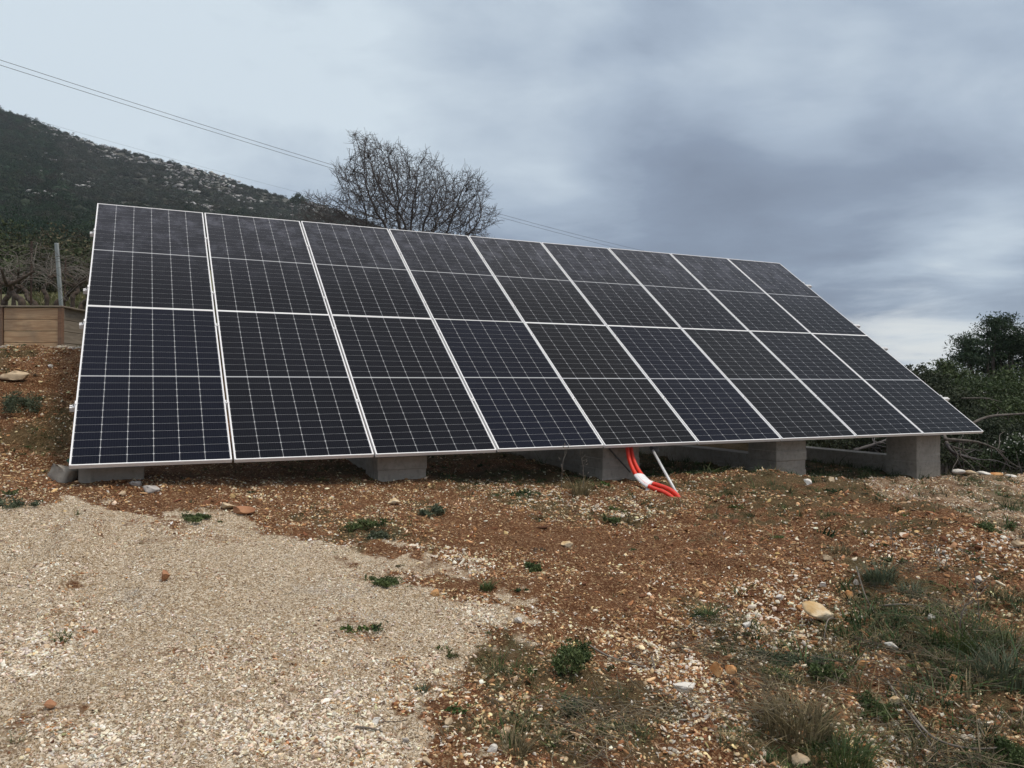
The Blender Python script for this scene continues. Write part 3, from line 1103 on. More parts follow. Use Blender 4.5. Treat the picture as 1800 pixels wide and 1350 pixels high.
def build_conduits():
    red = simple_mat('orange_red_plastic', (0.72, 0.035, 0.012), (0.62, 0.028, 0.010), 8.0, 0.42, spec=0.5)
    wht = simple_mat('white_tape', (0.80, 0.80, 0.80), (0.72, 0.72, 0.73), 20.0, 0.5)
    c0 = at(1104, 778, 7.76)
    root = empty('cable_conduit', tuple(at(1178, 870, 7.3)))
    tag(root, 'pair of bright red cable conduits curving into the ground, wrapped with white tape', 'cable conduit')
    base = np.array(root.location)
    ex, ey = 1176, 868
    gx, gy = pix_to_ground(ex, ey, h_ground)
    Yend = gy
    pA = [(1103, 779, 7.95), (1103, 790, 7.93), (1107, 811, 7.86), (1117, 833, 7.72), (1131, 849, 7.54), (1148, 858, 7.46), (1170, 866.5, 7.36), (1186, 879, 7.26), (1194, 897, 7.2)]
    pB = [(1109, 780, 8.0), (1110, 793, 7.97), (1115, 812, 7.90), (1126, 832, 7.76), (1141, 847, 7.58), (1158, 853, 7.49), (1178, 861, 7.38), (1193, 874, 7.27), (1202, 893, 7.2)]
    for P in (pA, pB):
        C = catmull([at(*q) for q in P], 40) - base
        r = 0.0205 + 0.0012 * np.sin(np.arange(len(C)) * 1.6)
        mb = MB(); mb.tube(C, r, 10)
        obj('conduit', mb.mesh('conduit', True), red, root)
    # tape sleeve: oval band round both
    CA = catmull([at(*q) for q in pA], 40); CB = catmull([at(*q) for q in pB], 40)
    i0, i1 = 128, 182
    V = []; n = 18; cnt = 0
    for i in range(i0, i1, 3):
        a, b = CA[i], CB[i]
        mid = (a + b) / 2 - base
        T = CA[min(i + 2, len(CA) - 1)] - CA[i - 2]; T /= np.linalg.norm(T)
        S = (b - a); d = np.linalg.norm(S); S = S - T * np.dot(S, T); S /= np.linalg.norm(S)
        Q = np.cross(T, S)
        for k in range(n):
            an = 2 * math.pi * k / n
            V.append(mid + S * math.cos(an) * (d / 2 + 0.0262) + Q * math.sin(an) * 0.0265)
        cnt += 1
    Fc = [(i * n + k, i * n + (k + 1) % n, (i + 1) * n + (k + 1) % n, (i + 1) * n + k) for i in range(cnt - 1) for k in range(n)]
    Fc += [tuple(range(n - 1, -1, -1)), tuple(range((cnt - 1) * n, cnt * n))]
    mb = MB(); mb.add(V, Fc)
    obj('tape_wrap', mb.mesh('tape_wrap', True), wht, root)
    mb = MB()
    t0 = at(1136, 856, 7.5) - base
    mb.add([t0, t0 + [0.02, 0, 0.004], t0 + [0.03, -0.01, -0.035], t0 + [-0.012, -0.012, -0.04], t0 + [0.0, 0.004, 0.0], t0 + [0.02, 0.004, 0.004], t0 + [0.03, -0.006, -0.035], t0 + [-0.012, -0.008, -0.04]],
           [(0, 1, 2, 3), (7, 6, 5, 4), (0, 4, 5, 1), (1, 5, 6, 2), (2, 6, 7, 3), (3, 7, 4, 0)])
    obj('tape_end', mb.mesh('tape_end'), wht, root)

    # galvanised pole
    top = at(1141, 780, 8.12)
    gx, gy = pix_to_ground(1190, 868, h_ground)
    bot = np.array([gx, gy, float(h_ground(gx, gy))])
    d = (bot - top); d /= np.linalg.norm(d)
    r = empty('grey_pole', tuple(bot))
    tag(r, 'thin grey metal pole leaning from under the array into the heap beside the conduits', 'pole')
    mb = MB(); mb.tube([top - bot, d * 0.12], 0.0135, 10)
    obj('pole', mb.mesh('pole', True), galv, r)
    mb = MB()
    e = top - bot + d * 0.10
    mb.tube([e - d * 0.03, e + d * 0.03], 0.022, 8); mb.box(tuple(e + [0.01, -0.02, -0.03]), tuple(e + [0.07, 0.02, 0.02]), bev=0.004)
    obj('clamp', mb.mesh('clamp'), dark_steel, r)
    # thin dark rod slanting in front of the third footing
    a = at(1070, 788, 7.93); b = at(1108, 830, 7.99)
    mb = MB(); mb.tube([a * 0 , b - a], 0.009, 6)
    o = obj('dark_rod', mb.mesh('dark_rod'), dark_steel, loc=tuple(a))
    tag(o, 'thin dark rod slanting across the front of the footing behind the conduits', 'rod')


build_conduits()

# ================================================================== wooden planter, posts
def wood_mat(name, ca, cb, dirty=0.0):
    m, nt, bs = new_mat(name)
    tc = wn(nt, 'ShaderNodeTexCoord').outputs['Object']
    oi = wn(nt, 'ShaderNodeObjectInfo')
    sh = wn(nt, 'ShaderNodeVectorMath', operation='SCALE', ins={0: oi.outputs['Location'], 'Scale': 7.3}).outputs[0]
    v = wn(nt, 'ShaderNodeVectorMath', operation='ADD', ins={0: tc, 1: sh}).outputs[0]
    mp = wn(nt, 'ShaderNodeMapping', ins={'Vector': v, 'Scale': (1.6, 14.0, 14.0)}).outputs[0]
    g = noise(nt, mp, 1.0, 5.0, 0.6, 1.8)
    mp2 = wn(nt, 'ShaderNodeMapping', ins={'Vector': v, 'Scale': (3.2, 9.0, 9.0)}).outputs[0]
    vo = wn(nt, 'ShaderNodeTexVoronoi', ins={'Vector': mp2, 'Scale': 1.0})
    kn = mapr(nt, vo.outputs['Distance'], 0.03, 0.14, 0.85, 0.0)
    b = noise(nt, v, 3.0, 4.0)
    c = mixc(nt, mapr(nt, g, 0.35, 0.65), ca, cb)
    c = mixc(nt, kn, c, tuple(x * 0.25 for x in ca))
    c = mixc(nt, mapr(nt, b, 0.45, 0.7, 0.0, 0.45), c, (0.15, 0.12, 0.09))
    nt.links.new(c, bs.inputs['Base Color'])
    bs.inputs['Roughness'].default_value = 0.75
    bp = wn(nt, 'ShaderNodeBump', ins={'Height': g, 'Strength': 0.5, 'Distance': 0.003})
    nt.links.new(bp.outputs[0], bs.inputs['Normal'])
    return m


def build_planter():
    wA = wood_mat('pine_board', (0.36, 0.22, 0.12), (0.50, 0.34, 0.20))
    wB = wood_mat('weathered_board', (0.17, 0.14, 0.10), (0.25, 0.21, 0.16))
    wC = wood_mat('dark_post', (0.13, 0.07, 0.04), (0.20, 0.11, 0.065))
    Y0 = 10.0
    x1 = at(103, 600, Y0)[0]; x0 = at(6, 600, Y0)[0]
    zt = at(50, 541, Y0)[2]; zb = zt - 0.62
    bh = 0.145
    root = empty('wooden_planter', (x1, Y0, zb))
    tag(root, 'wooden retaining box of horizontal pine boards above the red bank at the left edge', 'planter')
    L = x1 - x0
    gap = 0.005
    ddx, ddy = -0.07, 1.0
    dl = math.hypot(ddx, ddy); ddx /= dl; ddy /= dl
    for k in range(4):
        zz1 = 0.62 - k * (bh + gap); zz0 = max(zz1 - bh, -0.05)
        mb = MB(); mb.box((-L / 2, -0.014, -bh / 2), (L / 2, 0.014, bh / 2), bev=0.004)
        jx = random.uniform(-0.002, 0.002)
        obj('board', mb.mesh('board'), wA, root, loc=(-L / 2, 0.02 + jx, (zz1 - bh / 2)))
        mb = MB(); mb.box((0.045, -0.014, -bh / 2), (2.3, 0.014, bh / 2), bev=0.004)
        obj('board', mb.mesh('board'), wB, root, loc=(0.0 + jx, 0.03, (zz1 - bh / 2)), rot=(0, 0, math.atan2(ddy, ddx)))
        # next bay to the left, beyond the frame edge
        mb = MB(); mb.box((-0.8, -0.014, -bh / 2), (0.8, 0.014, bh / 2), bev=0.004)
        obj('board', mb.mesh('board'), wA, root, loc=(-L - 0.86, 0.025 + jx, (zz1 - bh / 2)))
    for px_ in (0.022, -L - 0.03):
        mb = MB(); mb.box((px_ - 0.03, -0.012, -0.25), (px_ + 0.022, 0.05, 0.626), bev=0.004)
        obj('corner_post', mb.mesh('corner_post'), wC, root)
    mb = MB(); mb.box((-L - 1.7, -0.02, 0.628), (0.05, 0.11, 0.648), bev=0.003)
    obj('cap_board', mb.mesh('cap_board'), wB, root)
    mb = MB(); mb.box((0.06, -0.05, -0.01), (2.3, 0.07, 0.01), bev=0.003)
    obj('cap_board', mb.mesh('cap_board'), wB, root, loc=(0.02, 0.06, 0.637), rot=(0, 0, math.atan2(ddy, ddx)))
    # soil filling behind the boards
    mb = MB()
    xs = np.linspace(-L - 1.7, -0.06, 40); ys = np.linspace(0.045, 2.3, 30)
    X, Y = np.meshgrid(xs, ys)
    Z = 0.56 + 0.05 * fbm(X, Y, 0.4, 3, 8) + 0.0 * X
    V = np.stack([X.ravel(), Y.ravel(), Z.ravel()], 1)
    i = np.arange(X.size).reshape(X.shape)
    Fc = np.stack([i[:-1, :-1].ravel(), i[:-1, 1:].ravel(), i[1:, 1:].ravel(), i[1:, :-1].ravel()], 1)
    obj('soil', mesh_np('soil', V, Fc, True), simple_mat('grassy_soil', (0.10, 0.115, 0.045), (0.19, 0.18, 0.09), 5.0, 0.95, 0.01), root)
    return zt


build_planter()
GREYWOOD = simple_mat('grey_post', (0.30, 0.33, 0.34), (0.40, 0.43, 0.43), 6.0, 0.8, 0.002, 60)
RUSTY = simple_mat('rusty_iron', (0.035, 0.022, 0.018), (0.07, 0.04, 0.028), 12.0, 0.8)


def post(name, p0, p1, w, mat, label, round_=False):
    p0 = np.array(p0); p1 = np.array(p1)
    mb = MB()
    if round_:
        mb.tube([np.zeros(3), p1 - p0], w, 7)
    else:
        d = p1 - p0; L = np.linalg.norm(d); d /= L
        X = np.cross([0, 1, 0], d); X /= np.linalg.norm(X); Yv = np.cross(d, X)
        mb.box((-w, -w, 0), (w, w, L), bev=w * 0.18, frame=(np.zeros(3), X, Yv, d))
    o = obj(name, mb.mesh(name), mat, loc=tuple(p0))
    tag(o, label, 'post')
    return o


post('concrete_post', at(109, 560, 12.6), at(99, 427, 12.4), 0.024, GREYWOOD, 'pale grey leaning square vineyard post above the planter corner')
post('iron_post', at(54, 560, 12.8), at(55, 424, 12.8), 0.018, RUSTY, 'dark rusty post left of the pale leaning post', True)
post('iron_post', at(113, 545, 13.8), at(115, 454, 13.8), 0.014, RUSTY, 'short dark post just right of the pale leaning post', True)
post('iron_post', at(2, 560, 14.0), at(1, 470, 14.0), 0.014, RUSTY, 'dark post at the left edge of the photo behind the boards', True)

# ---- vines: gnarled trunk, tangled canes
BARK = simple_mat('vine_bark', (0.045, 0.033, 0.026), (0.09, 0.065, 0.05), 14.0, 0.9, 0.006, 60)
CANE = simple_mat('vine_cane', (0.085, 0.072, 0.062), (0.18, 0.16, 0.14), 9.0, 0.8)


def vine(px, py, Y, seed, label, h=0.45, s=1.0, ncane=16):
    r = np.random.default_rng(seed)
    b = at(px, py, Y)
    gz = float(h_smooth(b[0], b[1]))
    b[2] = max(gz - 0.03, CZ - 0.02) if False else b[2]
    root = empty('grape_vine', tuple(b))
    tag(root, label, 'vine', 'bare grape vines on the slope above the planter')
    mb = MB()
    lean_ = r.normal(0, 0.06)
    P = [np.array([0, 0, -0.35]), np.array([0, 0, 0])]
    for k in range(5):
        P.append(P[-1] + np.array([r.normal(0, 0.035) + lean_, r.normal(0, 0.04), h / 5 * r.uniform(0.6, 1.3)]) * s)
    P = catmull(P, 5)
    mb.tube(P, np.linspace(0.045, 0.03, len(P)) * s * (1 + 0.15 * np.sin(np.arange(len(P)) * 1.7)), 7)
    head = P[-1]
    heads = [head]
    for k in range(3):
        a = r.uniform(0, 6.28)
        Q = catmull([head - [0, 0, 0.06], head + np.array([math.cos(a) * 0.16, math.sin(a) * 0.1, 0.02]) * s, head + np.array([math.cos(a) * 0.36, math.sin(a) * 0.2, 0.14]) * s], 5)
        mb.tube(Q, np.linspace(0.028, 0.016, len(Q)) * s, 6)
        heads.append(Q[-1])
    obj('trunk', mb.mesh('trunk', True), BARK, root)
    mb = MB()
    for k in range(ncane):
        p = heads[r.integers(0, len(heads))].copy()
        d = np.array([r.normal(0, 0.8), r.normal(0, 0.5), r.uniform(0.1, 1.1)]); d /= np.linalg.norm(d)
        Q = [p]
        for q in range(7):
            d = d + np.array([r.normal(0, 0.28), r.normal(0, 0.2), -0.13 - 0.03 * q]); d /= np.linalg.norm(d)
            Q.append(Q[-1] + d * 0.13 * s)
            if Q[-1][2] < 0.03: break
        if len(Q) > 3:
            Q = catmull(Q, 3)
            mb.tube(Q, np.linspace(0.0050, 0.0025, len(Q)), 4, caps=False)
    obj('canes', mb.mesh('canes', True), CANE, root)


vl = ['thick twisted vine between the rusty post and the left photo edge', 'slim vine at the foot of the dark rusty post', 'vine beside the pale leaning post',
      'gnarled vine touching the left edge of the array', 'vine at the left photo edge above the boards', 'distant vine between the pale post and the array',
      'farther vine behind the thick twisted vine', 'small vine seen above the middle of the planter']
for k, (px, py, Y, h, s) in enumerate([(38, 530, 12.0, 0.30, 1.15), (62, 535, 13.6, 0.35, 1.0), (100, 532, 13.2, 0.3, 1.0), (143, 540, 12.4, 0.25, 1.1),
                                       (8, 530, 12.6, 0.35, 1.0), (128, 520, 15.5, 0.4, 1.0), (24, 515, 16.5, 0.4, 1.0), (82, 522, 15.0, 0.4, 1.0)]):
    vine(px, py, Y, 100 + k, vl[k], h, s, 22)


# ================================================================== foliage helpers
def leaf_quads(C, size, r, aspect=0.5):
    """random little leaf faces at centres C (n,3); returns V,F arrays"""
    n = len(C)
    a = r.normal(size=(n, 3)); a /= np.linalg.norm(a, axis=1)[:, None]
    b = r.normal(size=(n, 3)); b = b - a * np.sum(a * b, 1)[:, None]; b /= np.linalg.norm(b, axis=1)[:, None]
    s = size * np.exp(r.normal(0, 0.3, n))[:, None]
    V = np.stack([C - a * s, C - b * s * aspect, C + a * s, C + b * s * aspect], 1).reshape(-1, 3)
    Fc = np.arange(4 * n).reshape(n, 4)
    return V, Fc


def blob_points(blobs, n, r, shell=0.55, clump=0.0, sizec=0.12):
    """points in a union of ellipsoids, gathered into clumps"""
    vol = np.array([b[3] * b[4] * b[5] for b in blobs]) ** 0.75
    k = r.choice(len(blobs), n, p=vol / vol.sum())
    B = np.array(blobs)
    if clump > 0:
        nc = max(6, int(n / clump))
        kc = r.choice(len(blobs), nc, p=vol / vol.sum())
        d = r.normal(size=(nc, 3)); d /= np.linalg.norm(d, axis=1)[:, None]
        rad = (shell + (1 - shell) * r.random(nc)) * r.uniform(0.8, 1.12, nc)
        cc = B[kc, :3] + d * rad[:, None] * B[kc, 3:6]
        q = r.integers(0, nc, n)
        sz = sizec * np.exp(r.normal(0, 0.35, nc))
        e = np.clip(r.normal(size=(n, 3)), -1.7, 1.7) * sz[q][:, None] * np.array([1, 1, 0.6])
        return cc[q] + e
    d = r.normal(size=(n, 3)); d /= np.linalg.norm(d, axis=1)[:, None]
    rad = (shell + (1 - shell) * r.random(n))
    return B[k, :3] + d * rad[:, None] * B[k, 3:6]


LEAF_PINE = simple_mat('pine_foliage', (0.018, 0.036, 0.018), (0.034, 0.060, 0.028), 1.2, 0.8, island=True, trans=0.15)
LEAF_SHRUB = simple_mat('shrub_foliage', (0.028, 0.048, 0.016), (0.060, 0.085, 0.028), 1.0, 0.7, island=True, trans=0.2)
LEAF_DARK = simple_mat('dark_foliage', (0.020, 0.030, 0.014), (0.042, 0.052, 0.024), 1.0, 0.8, island=True, trans=0.15)
LEAF_FAR = simple_mat('hillside_foliage', (0.030, 0.046, 0.026), (0.055, 0.076, 0.040), 0.7, 0.9, island=True)
WOODY = simple_mat('grey_bark', (0.060, 0.050, 0.043), (0.13, 0.115, 0.10), 10.0, 0.9, 0.01, 30)
GREYBARK = simple_mat('tree_bark', (0.060, 0.054, 0.054), (0.11, 0.10, 0.098), 6.0, 0.9, 0.01, 20)


def leafy(name, label, cat, blobs, n, size, mat, seed, group=None, clump=30, sizec=0.14, stems=8, shell=0.5, aspect=0.5):
    r = np.random.default_rng(seed)
    B = np.array(blobs, float)
    cx, cy = B[:, 0].mean(), B[:, 1].mean()
    gz = float(h_smooth(cx, cy))
    root = empty(name, (cx, cy, gz))
    tag(root, label, cat, group)
    C = blob_points(blobs, n, r, shell, clump, sizec) - np.array([cx, cy, gz])
    V, Fc = leaf_quads(C, size, r, aspect)
    obj('crown', mesh_np('crown', V, Fc), mat, root)
    mb = MB()
    for k in range(stems):
        b = B[k % len(B)]
        tip = b[:3] + r.normal(size=3) * b[3:6] * 0.35 - np.array([cx, cy, gz])
        foot = np.array([r.normal(0, 0.10), r.normal(0, 0.10), -0.3])
        midp = foot * 0.45 + tip * 0.55 + r.normal(size=3) * 0.10
        Q = catmull([foot, midp, tip], 6)
        hgt = max(tip[2], 0.5)
        mb.tube(Q, np.linspace(0.018 * hgt + 0.012, 0.008, len(Q)), 6)
    obj('trunk', mb.mesh('trunk', True), WOODY, root)
    return root


def pb(px, py, Y, rx, ry, rz=None):
    """ellipsoid centred on a point of view at distance Y, radii in photo pixels"""
    c = at(px, py, Y)
    sx = rx * Y / F; sz = ry * Y / F
    return (c[0], c[1], c[2], sx, (rz or max(sx, sz)), sz)


# tall dark pine at the right edge
leafy('pine_tree', 'tall dark pine rising above the shrubs at the right edge', 'tree',
      [pb(1745, 578, 26, 22, 26), pb(1705, 597, 26, 26, 17), pb(1775, 590, 26, 32, 26), pb(1735, 615, 26.5, 52, 24), pb(1800, 612, 26, 45, 34), pb(1700, 632, 26, 36, 14),
       pb(1760, 650, 27, 60, 26), pb(1850, 620, 26, 50, 40), pb(1690, 612, 26, 16, 9), pb(1745, 560, 26, 11, 12), pb(1768, 565, 26, 9, 10)],
      38000, 0.045, LEAF_PINE, 201, clump=60, sizec=0.14, stems=14, shell=0.35, aspect=0.28)
leafy('pine_tree', 'small yellowish green pine top showing in front of the tall dark pine', 'tree',
      [pb(1660, 640, 23, 16, 10), pb(1668, 652, 23, 26, 14), pb(1650, 662, 23, 30, 18), pb(1690, 668, 23, 30, 18)],
      5000, 0.045, LEAF_SHRUB, 202, clump=40, sizec=0.09, stems=5, shell=0.3, aspect=0.3)
leafy('shrub', 'thin leafy sprigs sticking out above the shrubs beside the array edge', 'shrub',
      [pb(1612, 650, 20, 8, 8), pb(1622, 645, 20, 5, 6), pb(1600, 648, 20, 6, 8), pb(1612, 668, 20, 26, 14), pb(1640, 664, 20, 26, 10)],
      2600, 0.032, LEAF_DARK, 203, 'shrubs on the slope right of the array', clump=30, sizec=0.06, stems=6)
leafy('shrub', 'broad rounded dark green shrub directly below the tall pine', 'shrub',
      [pb(1740, 700, 19, 75, 40), pb(1690, 690, 18.5, 45, 30), pb(1790, 690, 19, 60, 46), pb(1730, 725, 18, 85, 36), pb(1850, 700, 19, 70, 50), pb(1655, 700, 18, 35, 24)],
      42000, 0.030, LEAF_SHRUB, 204, 'shrubs on the slope right of the array', clump=60, sizec=0.13, stems=12)
leafy('shrub', 'dark shrub hugging the right edge of the array below the sprigs', 'shrub',
      [pb(1640, 690, 17, 40, 24), pb(1670, 715, 16.5, 50, 30), pb(1700, 750, 16, 55, 30), pb(1620, 672, 17.2, 24, 12)],
      17000, 0.028, LEAF_DARK, 205, 'shrubs on the slope right of the array', clump=50, sizec=0.11, stems=8)
leafy('shrub', 'low dark undergrowth behind the fallen branches', 'shrub',
      [pb(1740, 775, 14.5, 90, 32), pb(1690, 800, 13.8, 50, 24), pb(1800, 780, 14, 60, 40), pb(1770, 805, 13.2, 60, 22)],
      16000, 0.026, LEAF_DARK, 206, 'shrubs on the slope right of the array', clump=45, sizec=0.10, stems=14, shell=0.4)
FLOW = simple_mat('pale_seed_heads', (0.36, 0.36, 0.32), (0.48, 0.48, 0.44), 9.0, 0.8)
sh = leafy('flowering_shrub', 'sparse shrub dotted with pale seed heads at the right edge above the edging stones', 'shrub',
           [pb(1765, 800, 12.4, 40, 22), pb(1795, 790, 12.2, 36, 30), pb(1735, 812, 12.5, 26, 14)],
           5200, 0.018, LEAF_SHRUB, 207, 'shrubs on the slope right of the array', clump=30, sizec=0.06, stems=16, shell=0.3)
r_ = np.random.default_rng(9)
C = blob_points([pb(1775, 786, 12.2, 40, 18), pb(1790, 770, 12.1, 22, 12)], 70, r_, 0.6) - np.array(sh.location)
V0, F0 = ico(1)
mb = MB()
for c in C: mb.add(V0 * 0.011 * r_.uniform(0.7, 1.5) + c, F0)
fl = obj('seed_heads', mb.mesh('seed_heads'), FLOW, sh); fl['kind'] = 'stuff'
leafy('shrub', 'weedy bush in the shade behind the array, glimpsed between the right footings', 'shrub',
      [pb(1470, 772, 15.5, 70, 16), pb(1560, 768, 15, 50, 20), pb(1380, 775, 15.5, 50, 10), pb(1600, 740, 15.2, 60, 40)],
      9000, 0.03, LEAF_DARK, 208, 'shrubs on the slope right of the array', clump=40, sizec=0.10, stems=8)
leafy('shrub', 'tangled green brambles behind the array, glimpsed beyond the grey pole', 'shrub',
      [pb(1160, 772, 13.5, 60, 20), pb(1250, 765, 14, 70, 14), pb(960, 775, 12.5, 90, 14)],
      9000, 0.03, LEAF_SHRUB, 209, clump=40, sizec=0.10, stems=8)


# fallen branches
def branch(name, pts, r0, label, twigs=5, seed=0, mat=None):
    r = np.random.default_rng(seed)
    P = catmull([at(*p) for p in pts], 8)
    base = P[0].copy()
    P = P - base
    mb = MB()
    mb.tube(P, np.linspace(r0, r0 * 0.45, len(P)) * (1 + 0.08 * r.normal(size=len(P))), 8)
    for k in range(twigs):
        i = r.integers(len(P) // 4, len(P) - 1)
        d = P[min(i + 1, len(P) - 1)] - P[i - 1]; d /= np.linalg.norm(d) + 1e-9
        d = d + r.normal(size=3) * 0.6; d /= np.linalg.norm(d)
        Q = [P[i]]
        for q in range(4):
            d = d + r.normal(size=3) * 0.25; d /= np.linalg.norm(d)
            Q.append(Q[-1] + d * r.uniform(0.08, 0.2))
        mb.tube(catmull(Q, 3), np.linspace(r0 * 0.35, r0 * 0.12, (len(Q) - 1) * 3 + 1), 5)
    o = obj(name, mb.mesh(name, True), mat or WOODY, loc=tuple(base))
    tag(o, label, 'branch', 'fallen branches right of the array')
    return o


branch('fallen_branch', [(1700, 748, 12.6), (1740, 732, 12.8), (1800, 727, 13.2), (1850, 720, 13.6)], 0.026, 'long grey branch rising to the right edge from behind the lower array corner', 7, 1)
branch('fallen_branch', [(1660, 772, 11.2), (1690, 774, 11.3), (1722, 778, 11.5), (1765, 795, 11.8)], 0.024, 'thick sawn branch lying level beside the rightmost footing', 8, 2)
branch('fallen_branch', [(1662, 778, 11.3), (1675, 795, 11.2), (1700, 803, 11.3), (1720, 808, 11.5)], 0.028, 'crooked dark branch drooping to the ground right of the footing', 6, 3, GREYBARK)
branch('fallen_branch', [(1660, 765, 11.6), (1668, 782, 11.3), (1690, 790, 11.2)], 0.024, 'short stub of branch crossing the sawn one', 4, 4)
branch('fallen_branch', [(1690, 700, 14), (1730, 700, 14.2), (1760, 706, 14.4)], 0.012, 'thin bare twig against the dark shrub, highest of the fallen wood', 4, 5)
branch('fallen_branch', [(1500, 792, 13.2), (1540, 780, 13.4), (1560, 772, 13.6)], 0.03, 'dark branch behind the array seen over the right ground beam', 8, 6, GREYBARK)


# ================================================================== bare tree (space colonisation)
def bare_tree():
    Y0 = 15.5
    r = np.random.default_rng(21)
    poly = np.array([(536, 352), (552, 336), (590, 352), (600, 330), (580, 303), (600, 292), (622, 290), (628, 272), (613, 245), (645, 236), (672, 250), (694, 262), (712, 256),
                     (722, 275), (738, 284), (746, 270), (776, 276), (782, 300), (800, 312), (822, 298), (850, 314), (862, 340), (850, 358), (872, 364), (882, 386), (858, 400),
                     (856, 412), (880, 430), (560, 430), (530, 390)], float)
    mx, my = poly.mean(0)
    A = []
    c0 = at(715, 400, Y0)
    while len(A) < 7500:
        px = r.uniform(520, 890, 4000); py = r.uniform(230, 440, 4000); dy = r.uniform(-1.5, 1.5, 4000)
        sd = poly_sd(px, py, poly)
        lim = np.clip(sd / 70.0, 0, 1) ** 0.5 * 1.5
        k = (sd > 0) & (np.abs(dy) < lim + 0.08)
        for a, b, c in zip(px[k], py[k], dy[k]):
            A.append(at(a, b, Y0) + np.array([0, c, 0]))
    A = np.array(A[:7500])
    bx, by = at(722, 0, Y0)[0], Y0
    gz = float(h_smooth(bx, by))
    nodes = [np.array([bx, by, gz - 0.2])]; parent = [-1]
    def chain(p, q, n):
        last = p
        for k in range(1, n + 1):
            nodes.append(nodes[p] * (1 - k / n) + np.array(q) * (k / n) + r.normal(size=3) * 0.012)
            parent.append(last); last = len(nodes) - 1
        return last
    t = chain(0, (bx, by, gz + 0.5), 5)
    for (px, py, dy) in ((675, 395, -0.2), (700, 390, 0.5), (722, 385, 0.0), (745, 392, -0.5), (765, 398, 0.4), (790, 402, 0.0), (712, 395, -0.6), (640, 408, 0.3), (820, 412, 0.2)):
        chain(t, at(px, py, Y0 + dy), 10)
    step, kill, infl = 0.07, 0.085, 0.55
    near = np.full(len(A), -1); nd = np.full(len(A), 1e9)
    alive = np.ones(len(A), bool)
    done = 0
    for it in range(160):
        new = np.array(nodes[done:])
        if len(new) == 0: break
        for s in range(0, len(new), 400):
            D = np.linalg.norm(A[:, None, :] - new[None, s:s + 400, :], axis=2)
            j = D.argmin(1); d = D[np.arange(len(A)), j]
            b = d < nd
            nd[b] = d[b]; near[b] = done + s + j[b]
        done = len(nodes)
        alive &= nd > kill
        act = alive & (nd < infl)
        if not act.any(): break
        NP = np.array(nodes)
        idx = near[act]
        dirs = A[act] - NP[idx]; dirs /= np.linalg.norm(dirs, axis=1)[:, None]
        acc = np.zeros((len(NP), 3)); np.add.at(acc, idx, dirs)
        for i in np.unique(idx):
            d = acc[i]; L = np.linalg.norm(d)
            if L < 1e-3: continue
            d = d / L + r.normal(size=3) * 0.16
            d /= np.linalg.norm(d)
            nodes.append(NP[i] + d * step); parent.append(int(i))
        if len(nodes) > 24000: break
    NP = np.array(nodes); par = np.array(parent)
    n = len(NP)
    kids = [[] for _ in range(n)]
    for i in range(1, n): kids[par[i]].append(i)
    rad2 = np.zeros(n)
    for i in range(n - 1, -1, -1):
        rad2[i] = sum(rad2[k] for k in kids[i]) if kids[i] else 1.0
    rad = 0.0036 * rad2 ** 0.37
    # branches as chains
    trunk = MB(); br = MB()
    stack = [(0, None)]
    while stack:
        i, p = stack.pop()
        ch = [p] if p is not None else []
        j = i
        while True:
            ch.append(j)
            if not kids[j]: break
            ks = sorted(kids[j], key=lambda k: -rad2[k])
            for k in ks[1:]: stack.append((k, j))
            j = ks[0]
        if len(ch) < 2: continue
        rr = rad[ch].copy()
        if p is not None: rr[0] = rr[1]
        P = NP[ch] - NP[0]
        if len(P) > 2:
            P[1:-1] = 0.5 * P[1:-1] + 0.25 * (P[:-2] + P[2:])
        sides = 7 if rr[0] > 0.04 else (5 if rr[0] > 0.015 else 3)
        (trunk if rr[0] > 0.045 else br).tube(P, rr, sides, caps=False)
    # spur twigs
    tips = [i for i in range(n) if len(kids[i]) <= 1 and rad2[i] < 6]
    for i in tips:
        for q in range(r.integers(1, 4)):
            d = NP[i] - NP[par[i]]; d = d / (np.linalg.norm(d) + 1e-9) + r.normal(size=3) * 0.8
            d[2] += 0.25
            d /= np.linalg.norm(d)
            p = NP[i] - NP[0]
            L = r.uniform(0.06, 0.22)
            mid_ = p + d * L * 0.5 + r.normal(size=3) * 0.01
            br.tube([p, mid_, p + d * L + r.normal(size=3) * 0.015], [0.0036, 0.0030, 0.0022], 3, caps=False)
    root = empty('bare_tree', tuple(NP[0]))
    tag(root, 'leafless many-stemmed tree rising behind the middle of the array', 'tree')
    obj('trunk', trunk.mesh('trunk', True), GREYBARK, root)
    obj('crown', br.mesh('crown', True), GREYBARK, root)
    return n


print('tree nodes', bare_tree())


# ================================================================== mountain with forest
RIDGE = [(-900, 95), (-600, 85), (-300, 120), (-120, 160), (0, 195), (30, 203), (100, 231), (180, 258), (260, 278), (330, 296), (400, 318), (480, 342), (520, 354),
         (560, 362), (600, 374), (650, 394), (720, 425), (800, 465), (900, 520), (1000, 580), (1150, 660), (1400, 700), (2400, 720)]
RX = np.array([(p[0] - 900) / F for p in RIDGE]); RE = np.array([(675 - p[1]) / F + math.tan(PITCH) for p in RIDGE])
MY0, MY1 = 46.0, 430.0


